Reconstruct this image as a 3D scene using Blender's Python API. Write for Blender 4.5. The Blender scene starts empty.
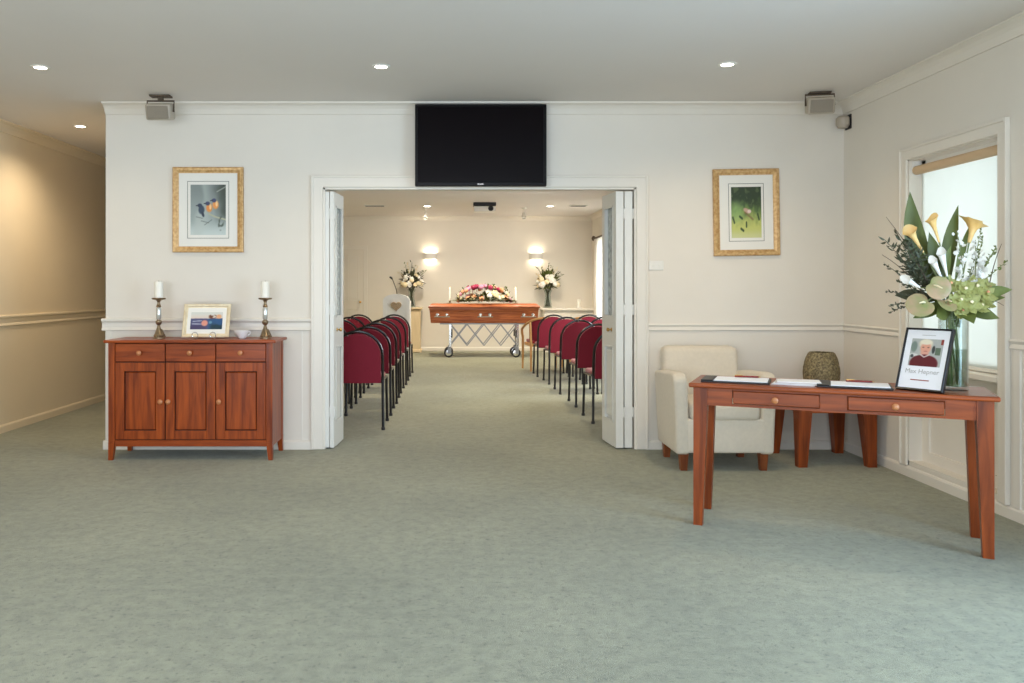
import bpy, bmesh, math, random
from mathutils import Vector, Matrix, noise
random.seed(7)
SC = bpy.context.scene
COL = SC.collection
PI = math.pi

# ------------------------------------------------------------------ camera
F_PX = 820.0
cam_d = bpy.data.cameras.new('camera')
cam_d.sensor_fit = 'HORIZONTAL'
cam_d.sensor_width = 36.0
cam_d.lens = F_PX / 1024.0 * 36.0
cam_d.shift_x = (512.0 - 455.0) / 1024.0
cam_d.shift_y = -(341.5 - 288.0) / 1024.0
cam_d.clip_start = 0.05
cam_d.clip_end = 200
cam = bpy.data.objects.new('camera', cam_d)
cam.location = (0, 0, 1.26)
cam.rotation_euler = (PI / 2, 0, 0)
COL.objects.link(cam)
SC.camera = cam

# ------------------------------------------------------------------ world, big lights, exposure
w = bpy.data.worlds.new('world')
SC.world = w
w.use_nodes = True
bg = w.node_tree.nodes['Background']
bg.inputs['Color'].default_value = (0.80, 0.90, 1.0, 1)
bg.inputs['Strength'].default_value = 0.7
SC.view_settings.view_transform = 'Standard'
SC.view_settings.look = 'None'
SC.view_settings.gamma = 1.0
SC.view_settings.use_curve_mapping = False
SC.view_settings.exposure = 0.25


def area(name, loc, rot, sx, sy, power, color):
    l = bpy.data.lights.new(name, 'AREA')
    l.shape = 'RECTANGLE'
    l.size = sx
    l.size_y = sy
    l.energy = power
    l.color = color
    o = bpy.data.objects.new(name, l)
    o.location = loc
    o.rotation_euler = rot
    COL.objects.link(o)
    return o


# daylight entering the glazed rear wall of the foyer, the side window and the chapel window
area('daylight_rear', (-1.0, -1.16, 1.25), (PI / 2 + .06, 0, 0), 4.8, 2.1, 215, (0.84, 0.88, 1.0))
area('daylight_side', (3.42, 5.03, 1.45), (0, PI / 2, 0), 1.5, 1.1, 13, (0.86, 0.94, 1.0))
area('daylight_front_side', (3.30, 1.9, 1.2), (0, PI / 2, 0), 2.1, 2.5, 130, (0.52, 0.735, 1.0))
area('daylight_chapel', (2.98, 14.3, 1.4), (0, PI / 2, 0), 1.5, 2.4, 60, (0.95, 0.97, 1.0))
area('daylight_chapel_near', (2.98, 9.9, 1.4), (0, PI / 2, 0), 1.5, 2.4, 110, (0.90, 0.95, 1.0))


def lamp_light(name, parent, loc, power, color, kind='SPOT', angle=120, blend=1.0, rot=(0, 0, 0), radius=0.04):
    l = bpy.data.lights.new(name, kind)
    l.energy = power
    l.color = color
    l.shadow_soft_size = radius
    if kind == 'SPOT':
        l.spot_size = math.radians(angle)
        l.spot_blend = blend
    o = bpy.data.objects.new(name, l)
    o.location = loc
    o.rotation_euler = rot
    COL.objects.link(o)
    if parent:
        o.parent = parent
    return o


# ------------------------------------------------------------------ materials
def lin(c):
    out = []
    for v in c:
        v = v / 255.0
        out.append(v / 12.92 if v <= 0.04045 else ((v + 0.055) / 1.055) ** 2.4)
    return out


MATS = {}


def mat(name, rgb=(200, 200, 200), rough=0.5, metal=0.0, var=0.0, vscale=8.0, bump=0.0, bscale=200.0,
        coat=0.0, emit=None, estr=0.0, trans=0.0, spec=0.5, sheen=0.0, rgb2=None, stretch=None, detail=4):
    if name in MATS:
        return MATS[name]
    m = bpy.data.materials.new(name)
    m.use_nodes = True
    nt = m.node_tree
    b = nt.nodes['Principled BSDF']
    c = lin(rgb)
    b.inputs['Base Color'].default_value = (*c, 1)
    b.inputs['Roughness'].default_value = rough
    b.inputs['Metallic'].default_value = metal
    b.inputs['Specular IOR Level'].default_value = spec
    b.inputs['Coat Weight'].default_value = coat
    b.inputs['Coat Roughness'].default_value = 0.12
    b.inputs['Transmission Weight'].default_value = trans
    b.inputs['Sheen Weight'].default_value = sheen
    if emit:
        b.inputs['Emission Color'].default_value = (*lin(emit), 1)
        b.inputs['Emission Strength'].default_value = estr
    if var > 0 or rgb2 or bump > 0:
        tc = nt.nodes.new('ShaderNodeTexCoord')
        mp = nt.nodes.new('ShaderNodeMapping')
        nt.links.new(tc.outputs['Object'], mp.inputs['Vector'])
        if stretch:
            mp.inputs['Scale'].default_value = stretch
    if var > 0 or rgb2:
        n = nt.nodes.new('ShaderNodeTexNoise')
        n.inputs['Scale'].default_value = vscale
        n.inputs['Detail'].default_value = detail
        nt.links.new(mp.outputs['Vector'], n.inputs['Vector'])
        r = nt.nodes.new('ShaderNodeValToRGB')
        r.color_ramp.elements[0].position = 0.3
        r.color_ramp.elements[1].position = 0.7
        c2 = lin(rgb2) if rgb2 else [v * (1 + var) for v in c]
        c1 = c if rgb2 else [v * (1 - var) for v in c]
        r.color_ramp.elements[0].color = (*c1, 1)
        r.color_ramp.elements[1].color = (*c2, 1)
        nt.links.new(n.outputs['Fac'], r.inputs['Fac'])
        nt.links.new(r.outputs['Color'], b.inputs['Base Color'])
    if bump > 0:
        n2 = nt.nodes.new('ShaderNodeTexNoise')
        n2.inputs['Scale'].default_value = bscale
        n2.inputs['Detail'].default_value = 2
        nt.links.new(tc.outputs['Object'], n2.inputs['Vector'])
        bp = nt.nodes.new('ShaderNodeBump')
        bp.inputs['Strength'].default_value = bump
        bp.inputs['Distance'].default_value = 0.01
        nt.links.new(n2.outputs['Fac'], bp.inputs['Height'])
        nt.links.new(bp.outputs['Normal'], b.inputs['Normal'])
    MATS[name] = m
    return m


def wood(name, dark, light, axis='X', rough=0.38, coat=0.15, scale=1.0):
    """streaky grain running along the given object axis"""
    s = {'X': (1.2, 14, 14), 'Y': (14, 1.2, 14), 'Z': (14, 14, 1.2)}[axis]
    s = tuple(v * scale for v in s)
    m = bpy.data.materials.new(name)
    m.use_nodes = True
    nt = m.node_tree
    b = nt.nodes['Principled BSDF']
    b.inputs['Roughness'].default_value = rough
    b.inputs['Coat Weight'].default_value = coat
    b.inputs['Coat Roughness'].default_value = 0.15
    b.inputs['Specular IOR Level'].default_value = 0.25
    tc = nt.nodes.new('ShaderNodeTexCoord')
    oi = nt.nodes.new('ShaderNodeObjectInfo')
    ad = nt.nodes.new('ShaderNodeVectorMath')
    ad.operation = 'ADD'
    nt.links.new(tc.outputs['Object'], ad.inputs[0])
    nt.links.new(oi.outputs['Random'], ad.inputs[1])
    mp = nt.nodes.new('ShaderNodeMapping')
    mp.inputs['Scale'].default_value = s
    nt.links.new(ad.outputs[0], mp.inputs['Vector'])
    n = nt.nodes.new('ShaderNodeTexNoise')
    n.inputs['Scale'].default_value = 2.0
    n.inputs['Detail'].default_value = 6
    n.inputs['Distortion'].default_value = 0.6
    nt.links.new(mp.outputs['Vector'], n.inputs['Vector'])
    r = nt.nodes.new('ShaderNodeValToRGB')
    r.color_ramp.elements[0].position = 0.32
    r.color_ramp.elements[1].position = 0.68
    r.color_ramp.elements[0].color = (*lin(dark), 1)
    r.color_ramp.elements[1].color = (*lin(light), 1)
    nt.links.new(n.outputs['Fac'], r.inputs['Fac'])
    nt.links.new(r.outputs['Color'], b.inputs['Base Color'])
    return m


def painted(name, rough=0.5):
    m = bpy.data.materials.new(name)
    m.use_nodes = True
    nt = m.node_tree
    b = nt.nodes['Principled BSDF']
    b.inputs['Roughness'].default_value = rough
    a = nt.nodes.new('ShaderNodeVertexColor')
    a.layer_name = 'print'
    nt.links.new(a.outputs['Color'], b.inputs['Base Color'])
    return m


def glassy(name, tint=(240, 246, 246), fac=0.12, rough=0.02):
    m = bpy.data.materials.new(name)
    m.use_nodes = True
    nt = m.node_tree
    for nd in list(nt.nodes):
        if nd.type == 'BSDF_PRINCIPLED':
            nt.nodes.remove(nd)
    out = nt.nodes['Material Output']
    t = nt.nodes.new('ShaderNodeBsdfTransparent')
    t.inputs['Color'].default_value = (*lin(tint), 1)
    g = nt.nodes.new('ShaderNodeBsdfGlossy')
    g.inputs['Roughness'].default_value = rough
    lw = nt.nodes.new('ShaderNodeLayerWeight')
    lw.inputs['Blend'].default_value = fac
    mx = nt.nodes.new('ShaderNodeMixShader')
    nt.links.new(lw.outputs['Facing'], mx.inputs['Fac'])
    nt.links.new(t.outputs[0], mx.inputs[1])
    nt.links.new(g.outputs[0], mx.inputs[2])
    nt.links.new(mx.outputs[0], out.inputs['Surface'])
    return m


def translucent(name, rgb, fac=0.55):
    m = bpy.data.materials.new(name)
    m.use_nodes = True
    nt = m.node_tree
    for nd in list(nt.nodes):
        if nd.type == 'BSDF_PRINCIPLED':
            nt.nodes.remove(nd)
    out = nt.nodes['Material Output']
    d = nt.nodes.new('ShaderNodeBsdfDiffuse')
    t = nt.nodes.new('ShaderNodeBsdfTranslucent')
    wv = nt.nodes.new('ShaderNodeTexNoise')
    wv.inputs['Scale'].default_value = 300
    r = nt.nodes.new('ShaderNodeValToRGB')
    c = lin(rgb)
    r.color_ramp.elements[0].color = (*[v * 0.96 for v in c], 1)
    r.color_ramp.elements[1].color = (*c, 1)
    nt.links.new(wv.outputs['Fac'], r.inputs['Fac'])
    nt.links.new(r.outputs['Color'], d.inputs['Color'])
    nt.links.new(r.outputs['Color'], t.inputs['Color'])
    mx = nt.nodes.new('ShaderNodeMixShader')
    mx.inputs['Fac'].default_value = fac
    nt.links.new(d.outputs[0], mx.inputs[1])
    nt.links.new(t.outputs[0], mx.inputs[2])
    nt.links.new(mx.outputs[0], out.inputs['Surface'])
    return m


def carpet_mat():
    m = bpy.data.materials.new('carpet')
    m.use_nodes = True
    nt = m.node_tree
    b = nt.nodes['Principled BSDF']
    b.inputs['Roughness'].default_value = 0.95
    b.inputs['Specular IOR Level'].default_value = 0.1
    b.inputs['Sheen Weight'].default_value = 0.35
    b.inputs['Sheen Roughness'].default_value = 0.6
    tc = nt.nodes.new('ShaderNodeTexCoord')

    def ns(scale, detail, rough=0.5):
        n = nt.nodes.new('ShaderNodeTexNoise')
        n.inputs['Scale'].default_value = scale
        n.inputs['Detail'].default_value = detail
        n.inputs['Roughness'].default_value = rough
        nt.links.new(tc.outputs['Object'], n.inputs['Vector'])
        return n

    def ramp(src, p0, p1, c0, c1):
        r = nt.nodes.new('ShaderNodeValToRGB')
        r.color_ramp.elements[0].position = p0
        r.color_ramp.elements[1].position = p1
        r.color_ramp.elements[0].color = (*c0, 1)
        r.color_ramp.elements[1].color = (*c1, 1)
        nt.links.new(src.outputs['Fac'], r.inputs['Fac'])
        return r

    def mul(a, bb):
        x = nt.nodes.new('ShaderNodeMix')
        x.data_type = 'RGBA'
        x.blend_type = 'MULTIPLY'
        x.inputs['Factor'].default_value = 1.0
        nt.links.new(a.outputs['Result' if a.bl_idname == 'ShaderNodeMix' else 'Color'] if a.bl_idname != 'ShaderNodeMix' else a.outputs[2], x.inputs[6])
        nt.links.new(bb.outputs['Color'], x.inputs[7])
        return x

    base = ramp(ns(0.9, 3), 0.35, 0.7, lin((128, 129, 103)), lin((148, 148, 120)))
    mott = ramp(ns(16, 5, 0.7), 0.34, 0.62, (0.74, 0.76, 0.74), (1.08, 1.08, 1.08))
    fleck = ramp(ns(52, 3, 0.55), 0.33, 0.41, (0.55, 0.56, 0.52), (1.03, 1.03, 1.03))
    x = mul(base, mott)
    x = mul(x, fleck)
    nt.links.new(x.outputs[2], b.inputs['Base Color'])
    n2 = ns(260, 2)
    bp = nt.nodes.new('ShaderNodeBump')
    bp.inputs['Strength'].default_value = 0.5
    bp.inputs['Distance'].default_value = 0.012
    nt.links.new(n2.outputs['Fac'], bp.inputs['Height'])
    nt.links.new(bp.outputs['Normal'], b.inputs['Normal'])
    return m


M_WALL = mat('wall_paint', (228, 222, 210), 0.62, var=0.015, vscale=3, bump=0.06, bscale=120)
M_WALLC = mat('corridor_paint', (226, 212, 184), 0.5, var=0.015, vscale=3, bump=0.05, bscale=120)
M_CEIL = mat('ceiling_paint', (226, 221, 215), 0.85, var=0.01, vscale=2)
M_TRIM = mat('trim_paint', (229, 224, 213), 0.38, var=0.01, vscale=6)
M_DOOR = mat('door_paint', (226, 227, 222), 0.35, var=0.01, vscale=6)
M_CARPET = carpet_mat()
M_WOODX = wood('jarrah_x', (112, 44, 12), (168, 76, 24), 'X')
M_WOODZ = wood('jarrah_z', (112, 44, 12), (170, 78, 24), 'Z')
M_TABX = wood('table_wood_x', (108, 46, 14), (160, 76, 28), 'X')
M_TABZ = wood('table_wood_z', (100, 42, 13), (152, 72, 27), 'Z')
M_COFX = wood('coffin_wood', (132, 66, 34), (190, 112, 66), 'X', rough=0.4, coat=0.15)
M_OAK = wood('beech', (196, 142, 86), (222, 174, 116), 'Z')
M_KNOB = mat('knob_wood', (190, 122, 76), 0.3, var=0.06, vscale=40, coat=0.3)
M_DARKGAP = mat('dark_joint', (40, 14, 8), 0.7, var=0.05)
M_BLACK = mat('black_metal', (20, 19, 22), 0.28, var=0.05, vscale=60)
M_BLACKP = mat('black_plastic', (24, 22, 24), 0.45, var=0.05, vscale=60)
M_BURG = mat('burgundy_fabric', (128, 24, 46), 0.72, var=0.08, vscale=120, bump=0.15, bscale=500, sheen=0.15, spec=0.3)
M_BURG_LIT = mat('burgundy_seat_lit', (150, 44, 48), 0.7, var=0.08, vscale=120, bump=0.15, bscale=500, sheen=0.3, spec=0.3)  # burgundy lightened towards pink-orange; light caught by the seats is in the colour
M_CHROME = mat('chrome', (214, 214, 214), 0.2, 1.0, var=0.02)
M_STEEL = mat('trolley_steel', (150, 152, 154), 0.35, 0.8, var=0.03)
M_BRASS = mat('brass', (196, 158, 92), 0.28, 1.0, var=0.05)
M_WHITEPL = mat('white_plastic', (232, 230, 222), 0.35, var=0.01)
M_GREYPL = mat('speaker_shell', (178, 167, 150), 0.45, var=0.02)
M_GRILLE = mat('speaker_grille', (140, 130, 114), 0.6, var=0.1, vscale=300)
M_CANDLE = mat('candle_wax', (244, 242, 232), 0.45, var=0.01)
M_PEWTER = mat('antique_silver', (150, 132, 106), 0.32, 0.85, var=0.25, vscale=60)
M_MERCURY = mat('mirror_shaft', (214, 216, 212), 0.12, 0.6, var=0.05)
M_PORC = mat('porcelain', (238, 238, 236), 0.18, var=0.01)
M_GOLD = mat('gilt_frame', (178, 134, 78), 0.4, 0.3, rgb2=(218, 182, 128), vscale=45, detail=5)
M_CREAMFR = mat('cream_gilt_frame', (222, 202, 164), 0.35, 0.15, rgb2=(238, 226, 196), vscale=30)
M_MATBOARD = mat('mat_board', (236, 234, 226), 0.8, var=0.01)
M_LINE = mat('mat_line', (108, 108, 100), 0.7, var=0.02)
M_PAPER = mat('paper', (240, 240, 242), 0.7, var=0.01)
M_GREYTXT = mat('grey_print', (176, 174, 170), 0.7, var=0.01)
M_REDTXT = mat('red_print', (150, 74, 62), 0.7, var=0.01)
M_PEN = mat('pen_red', (128, 34, 30), 0.25, var=0.02)
M_FABRIC = mat('cream_upholstery', (218, 208, 190), 0.85, var=0.03, vscale=40, bump=0.2, bscale=420, sheen=0.2, spec=0.2)
M_FOOT = wood('armchair_foot', (96, 46, 22), (146, 82, 44), 'Z')
M_WEAVE = mat('woven_shade', (66, 54, 34), 0.6, rgb2=(164, 148, 108), vscale=70, detail=3, bump=0.6, bscale=110)
M_LEAF = mat('leaf_green', (70, 80, 30), 0.5, rgb2=(98, 106, 46), vscale=14, stretch=(1, 1, 0.3))
M_LEAFL = mat('leaf_light', (92, 104, 48), 0.45, rgb2=(122, 134, 72), vscale=14)
M_LEAFD = mat('leaf_dark', (54, 58, 40), 0.55, rgb2=(78, 82, 58), vscale=20)
M_STEM = mat('stem', (112, 124, 78), 0.5, rgb2=(136, 144, 100), vscale=20)
M_TWIG = mat('twig', (86, 72, 56), 0.7, var=0.1, vscale=30)
M_YEL = mat('calla_yellow', (238, 188, 104), 0.45, rgb2=(244, 214, 150), vscale=12)
M_WHT = mat('petal_white', (244, 242, 234), 0.45, var=0.02, vscale=30)
M_CRM = mat('petal_cream', (240, 224, 184), 0.45, var=0.04, vscale=30)
M_PNK = mat('petal_pink', (222, 150, 180), 0.45, var=0.06, vscale=30)
M_MAG = mat('petal_magenta', (164, 32, 78), 0.45, var=0.08, vscale=30)
M_ORG = mat('petal_peach', (230, 160, 116), 0.45, var=0.06, vscale=30)
M_GRN = mat('orchid_green', (132, 136, 62), 0.5, rgb2=(178, 176, 110), vscale=30)
M_ANTH = mat('anthurium', (134, 142, 84), 0.35, rgb2=(178, 142, 112), vscale=16, detail=2)
M_GLASS = glassy('clear_glass', (244, 248, 247), 0.18)
M_PANE = glassy('window_glass', (250, 252, 252), 0.06)
M_FROST = mat('patterned_glass', (182, 188, 184), 0.12, var=0.35, vscale=26, detail=3, bump=0.8, bscale=60)
M_WATER = glassy('vase_water', (214, 224, 210), 0.10)
M_BLIND = translucent('roller_blind', (236, 238, 234), 0.6)
M_SHEER = translucent('sheer_curtain', (240, 236, 228), 0.5)
M_PRINT = painted('picture_print', 0.35)
M_TVSCR = mat('tv_screen', (10, 5, 9), 0.22, var=0.05, spec=0.12)
M_LAMPON = mat('lamp_lens', (255, 244, 224), 0.5, emit=(255, 238, 214), estr=14)
M_DOWNON = mat('downlight_lens', (255, 250, 240), 0.5, emit=(255, 246, 230), estr=14)
M_RUBBER = mat('rubber', (46, 46, 48), 0.6, var=0.05)
M_PLINTH = mat('plinth_wood', (214, 192, 152), 0.5, rgb2=(226, 206, 170), vscale=12, stretch=(1, 1, 0.2))


# ------------------------------------------------------------------ mesh helpers
def box(bm, x0, x1, y0, y1, z0, z1, bev=0.0, seg=1, mtx=None):
    r = bmesh.ops.create_cube(bm, size=1.0)
    vs = r['verts']
    for v in vs:
        v.co = Vector(((x0 + x1) / 2 + v.co.x * (x1 - x0), (y0 + y1) / 2 + v.co.y * (y1 - y0), (z0 + z1) / 2 + v.co.z * (z1 - z0)))
    if bev > 0:
        es = list({e for v in vs for e in v.link_edges})
        rr = bmesh.ops.bevel(bm, geom=es, offset=bev, segments=seg, profile=0.5, affect='EDGES', clamp_overlap=True)
        vs = [v for v in rr['verts']] if rr['verts'] else vs
        fs = rr['faces']
        vs = list({v for f in fs for v in f.verts} | set(vs))
        vs = [v for v in vs if v.is_valid]
    if mtx is not None:
        allv = set(vs)
        bmesh.ops.transform(bm, matrix=mtx, verts=list(allv))
    return vs


def frame_of(d):
    d = d.normalized()
    a = Vector((0, 0, 1)) if abs(d.z) < 0.95 else Vector((1, 0, 0))
    u = d.cross(a).normalized()
    return u, d.cross(u).normalized()


def tube(bm, pts, r, seg=8, closed=False, cap=True):
    pts = [Vector(p) for p in pts]
    n = len(pts)
    rs = r if isinstance(r, (list, tuple)) else [r] * n
    rings = []
    u = None
    for i, p in enumerate(pts):
        if closed:
            d = pts[(i + 1) % n] - pts[i - 1]
        else:
            d = pts[min(i + 1, n - 1)] - pts[max(i - 1, 0)]
        d = d.normalized()
        if u is None:
            u, v = frame_of(d)
        else:
            u = (u - d * u.dot(d)).normalized()
            v = d.cross(u).normalized()
        rings.append([bm.verts.new(p + (u * math.cos(2 * PI * k / seg) + v * math.sin(2 * PI * k / seg)) * rs[i]) for k in range(seg)])
    m = n if closed else n - 1
    for i in range(m):
        a, b = rings[i], rings[(i + 1) % n]
        for k in range(seg):
            bm.faces.new((a[k], a[(k + 1) % seg], b[(k + 1) % seg], b[k]))
    if cap and not closed:
        bm.faces.new(rings[0][::-1])
        bm.faces.new(rings[-1])


def lathe(bm, prof, seg=20, o=(0, 0, 0), cap=True, mtx=None):
    o = Vector(o)
    rings = []
    for r, z in prof:
        ring = []
        for k in range(seg):
            p = Vector((r * math.cos(2 * PI * k / seg), r * math.sin(2 * PI * k / seg), z))
            if mtx is not None:
                p = mtx @ p
            ring.append(bm.verts.new(p + o))
        rings.append(ring)
    for a, b in zip(rings, rings[1:]):
        for k in range(seg):
            bm.faces.new((a[k], a[(k + 1) % seg], b[(k + 1) % seg], b[k]))
    if cap:
        bm.faces.new(rings[0][::-1])
        bm.faces.new(rings[-1])


def prism(bm, poly, d0, d1, axis='Y'):
    """extrude a 2-D polygon: axis Y -> poly in XZ, axis X -> poly in YZ, axis Z -> poly in XY"""
    def mk(p, d):
        if axis == 'Y':
            return Vector((p[0], d, p[1]))
        if axis == 'X':
            return Vector((d, p[0], p[1]))
        return Vector((p[0], p[1], d))
    a = [bm.verts.new(mk(p, d0)) for p in poly]
    b = [bm.verts.new(mk(p, d1)) for p in poly]
    n = len(poly)
    for i in range(n):
        bm.faces.new((a[i], a[(i + 1) % n], b[(i + 1) % n], b[i]))
    bm.faces.new(a[::-1])
    bm.faces.new(b)


def sweep(bm, prof, p0, p1, nrm):
    """straight moulding from p0 to p1 (xy); prof in (offset into room, z)"""
    p0, p1, nrm = Vector((p0[0], p0[1], 0)), Vector((p1[0], p1[1], 0)), Vector((nrm[0], nrm[1], 0))
    a = [bm.verts.new(p0 + nrm * q[0] + Vector((0, 0, q[1]))) for q in prof]
    b = [bm.verts.new(p1 + nrm * q[0] + Vector((0, 0, q[1]))) for q in prof]
    n = len(prof)
    for i in range(n):
        bm.faces.new((a[i], a[(i + 1) % n], b[(i + 1) % n], b[i]))
    bm.faces.new(a[::-1])
    bm.faces.new(b)


def obj(name, bm, m, parent=None, smooth=False, angle=40):
    bmesh.ops.recalc_face_normals(bm, faces=bm.faces)
    me = bpy.data.meshes.new(name)
    bm.to_mesh(me)
    bm.free()
    me.materials.append(m)
    if smooth:
        for p in me.polygons:
            p.use_smooth = True
        try:
            me.set_sharp_from_angle(angle=math.radians(angle))
        except Exception:
            pass
    o = bpy.data.objects.new(name, me)
    COL.objects.link(o)
    if parent:
        o.parent = parent
    return o


def share(name, src, parent=None, loc=(0, 0, 0), rot=(0, 0, 0), sc=(1, 1, 1), m=None):
    o = bpy.data.objects.new(name, src)
    COL.objects.link(o)
    o.location = loc
    o.rotation_euler = rot
    o.scale = sc
    if parent:
        o.parent = parent
    if m:
        o.material_slots[0].link = 'OBJECT'
        o.material_slots[0].material = m
    return o


def B():
    return bmesh.new()


def thing(name, label, cat, loc=(0, 0, 0), rz=0.0, group=None):
    o = bpy.data.objects.new(name, None)
    o.empty_display_size = 0.1
    COL.objects.link(o)
    o.location = loc
    o.rotation_euler = (0, 0, rz)
    return tag(o, label, cat, group)


def tag(o, label, cat, group=None):
    o['label'] = label
    o['category'] = cat
    if group:
        o['group'] = group
    return o


def struct(o, label=None):
    o['kind'] = 'structure'
    if label:
        o['label'] = label
    return o


def sempty(name, loc=(0, 0, 0), rz=0, label=None):
    o = bpy.data.objects.new(name, None)
    COL.objects.link(o)
    o.location = loc
    o.rotation_euler = (0, 0, rz)
    return struct(o, label)


def dup(root, loc, rz, label, name=None):
    def cp(o, parent):
        c = o.copy()
        COL.objects.link(c)
        c.parent = parent
        for ch in o.children:
            cp(ch, c)
        return c
    r = cp(root, None)
    r.location = loc
    r.rotation_euler = (0, 0, rz)
    r['label'] = label
    return r


def bx(name, m, parent, *a, bev=0.0, seg=1):
    b = B()
    box(b, *a, bev=bev, seg=seg)
    return obj(name, b, m, parent)


# ------------------------------------------------------------------ the room
XL, XR = -3.94, 3.04          # foyer / corridor side walls
YW = 6.41                     # face of the wall with the doorway
YF = 16.5                     # far chapel wall
YB = -1.0                     # rear of the foyer
H = 2.70
XE = -2.73                    # end of the doorway wall, where the corridor starts
DX0, DX1, DZ = -1.035, 1.42, 2.05   # doorway
CXR = 2.76                    # chapel right wall

struct(bx('floor', M_CARPET, None, XL - .15, XR + .15, YB - .15, YF + .15, -0.10, 0.0), 'mottled grey green carpet')
struct(bx('ceiling', M_CEIL, None, XL - .15, XR + .15, YB - .15, YF + .15, H, H + 0.10), 'plain white painted ceiling')

b = B()
box(b, XE, DX0, YW, YW + .12, 0, H)
box(b, DX1, XR, YW, YW + .12, 0, H)
box(b, DX0, DX1, YW, YW + .12, DZ, H)
struct(obj('wall_back', b, M_WALL), 'cream foyer wall with the wide doorway')
struct(bx('wall_left', M_WALLC, None, XL - .15, XL, YB, 12.0, 0, H), 'beige corridor wall')
# right wall with the window bay opening
WY0, WY1, WZ0, WZ1 = 4.57, 5.50, 0.075, 2.12
FY0, FY1, FZ1 = 0.6, 3.2, 2.3        # second window, further back beside the camera
b = B()
box(b, XR, XR + .15, YB, FY0, 0, H)
box(b, XR, XR + .15, FY1, WY0, 0, H)
box(b, XR, XR + .15, FY0, FY1, FZ1, H)
box(b, XR, XR + .15, FY0, FY1, 0, .10)
box(b, XR, XR + .15, WY1, YW + .12, 0, H)
box(b, XR, XR + .15, WY0, WY1, WZ1, H)
box(b, XR, XR + .15, WY0, WY1, 0, WZ0)
struct(obj('wall_right', b, M_WALL), 'cream side wall with the window')
b = B()
box(b, XL, -3.4, YB - .15, YB, 0, H)
box(b, 1.4, XR, YB - .15, YB, 0, H)
box(b, -3.4, 1.4, YB - .15, YB, 2.3, H)
box(b, -3.4, 1.4, YB - .15, YB, 0, .12)
struct(obj('wall_rear', b, M_WALL))
# corridor / chapel partition, corridor end, chapel walls
struct(bx('wall_corridor', M_WALLC, None, XE, XE + .10, YW + .12, YF, 0, H))
struct(bx('wall_corridor_end', M_WALLC, None, XL, XE, 12.0, 12.15, 0, H))
struct(bx('wall_chapel_back', M_WALL, None, XE, XR + .15, YF, YF + .15, 0, H), 'far wall of the chapel')
CW0, CW1, CZ0, CZ1 = 13.2, 15.5, 0.5, 2.15
CN0, CN1 = 8.7, 11.1
b = B()
box(b, CXR, CXR + .15, YW + .12, CN0, 0, H)
box(b, CXR, CXR + .15, CN1, CW0, 0, H)
box(b, CXR, CXR + .15, CN0, CN1, CZ1, H)
box(b, CXR, CXR + .15, CN0, CN1, 0, CZ0)
box(b, CXR, CXR + .15, CW1, YF, 0, H)
box(b, CXR, CXR + .15, CW0, CW1, CZ1, H)
box(b, CXR, CXR + .15, CW0, CW1, 0, CZ0)
struct(obj('wall_chapel_right', b, M_WALL))

# cornices
COVE = [(0, H - .085), (.012, H - .085), (.018, H - .07), (.03, H - .045), (.05, H - .025), (.075, H - .014), (.085, H - .012), (.085, H), (0, H)]


def trim(n, prof, runs, m=None, name='trim', label=None):
    b = B()
    for p0, p1, nr in runs:
        sweep(b, prof, p0, p1, nr)
    return struct(obj('%s_%s' % (name, n), b, m or M_TRIM), label)


trim(1, COVE, [((XE, YW), (XR, YW), (0, -1))], M_WALL, label='white cornice above the doorway wall')
trim(2, COVE, [((XR, YW), (XR, YB), (-1, 0))], M_WALL, label='cornice along the window wall')
trim(3, COVE, [((XL, 12.0), (XL, YB), (1, 0))], M_WALLC, label='cornice along the corridor wall')
trim(4, COVE, [((XE + .1, YF), (CXR, YF), (0, -1))], M_WALL, label='cornice on the far chapel wall')
trim(5, COVE, [((CXR, YF), (CXR, YW + .12), (-1, 0))], M_WALL)

# dado rails: rounded cap, flat band and bead
DADO = [(0, .925), (.010, .925), (.016, .932), (.012, .945), (.008, .952), (.008, .985), (.014, .995), (.026, 1.005), (.026, 1.016), (.018, 1.022), (0, 1.022)]
DADO2 = [(0, .925), (.008, .925), (.014, .932), (.010, .945), (.006, .955), (.012, .965), (.016, .972), (.012, .98), (0, .98)]
trim(6, DADO, [((XE - .026, YW), (DX0 - .085, YW), (0, -1))], label='white dado rail behind the sideboard')
trim(7, DADO2, [((DX1 + .085, YW), (XR, YW), (0, -1))], label='dado rail behind the armchair')
trim(8, DADO2, [((XR, YW), (XR, WY1 + .09), (-1, 0)), ((XR, WY0 - .09), (XR, FY1 + .1), (-1, 0))], label='dado rail on the window wall')
trim(9, DADO, [((XL, 12.0), (XL, YB), (1, 0))], M_WALLC, label='deep dado rail on the corridor wall')
trim(10, DADO, [((XE, YW + .12), (XE, YW), (-1, 0))], label='end return of the dado rail')
# baseboards
BASE = [(0, 0), (.016, 0), (.016, .055), (.010, .066), (0, .07)]
trim('back', BASE, [((XE - .016, YW), (DX0 - .085, YW), (0, -1)), ((DX1 + .085, YW), (XR, YW), (0, -1))], name='baseboard')
trim('right', BASE, [((XR, YW), (XR, YB), (-1, 0))], name='baseboard')
trim('left', BASE, [((XL, 12.0), (XL, YB), (1, 0))], M_WALLC, name='baseboard')
trim('chapel', BASE, [((XE + .1, YF), (CXR, YF), (0, -1))], name='baseboard')
# wainscot stiles under the dado rail
b = B()
box(b, DX1 + .085, DX1 + .10, YW - .010, YW, .07, .925)
box(b, DX0 - .17, DX0 - .155, YW - .006, YW, .07, .925)
box(b, XE, XE + .05, YW - .006, YW, .07, .925)
struct(obj('trim_11', b, M_TRIM), 'narrow upright strips of the wainscot')
b = B()
for y0, y1 in ((WY0 - .17, WY0 - .12), (3.75, 3.80)):
    box(b, XR - .010, XR, y0, y1, .07, .925)
struct(obj('trim_12', b, M_TRIM), 'upright strips of the window wall wainscot')

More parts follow.
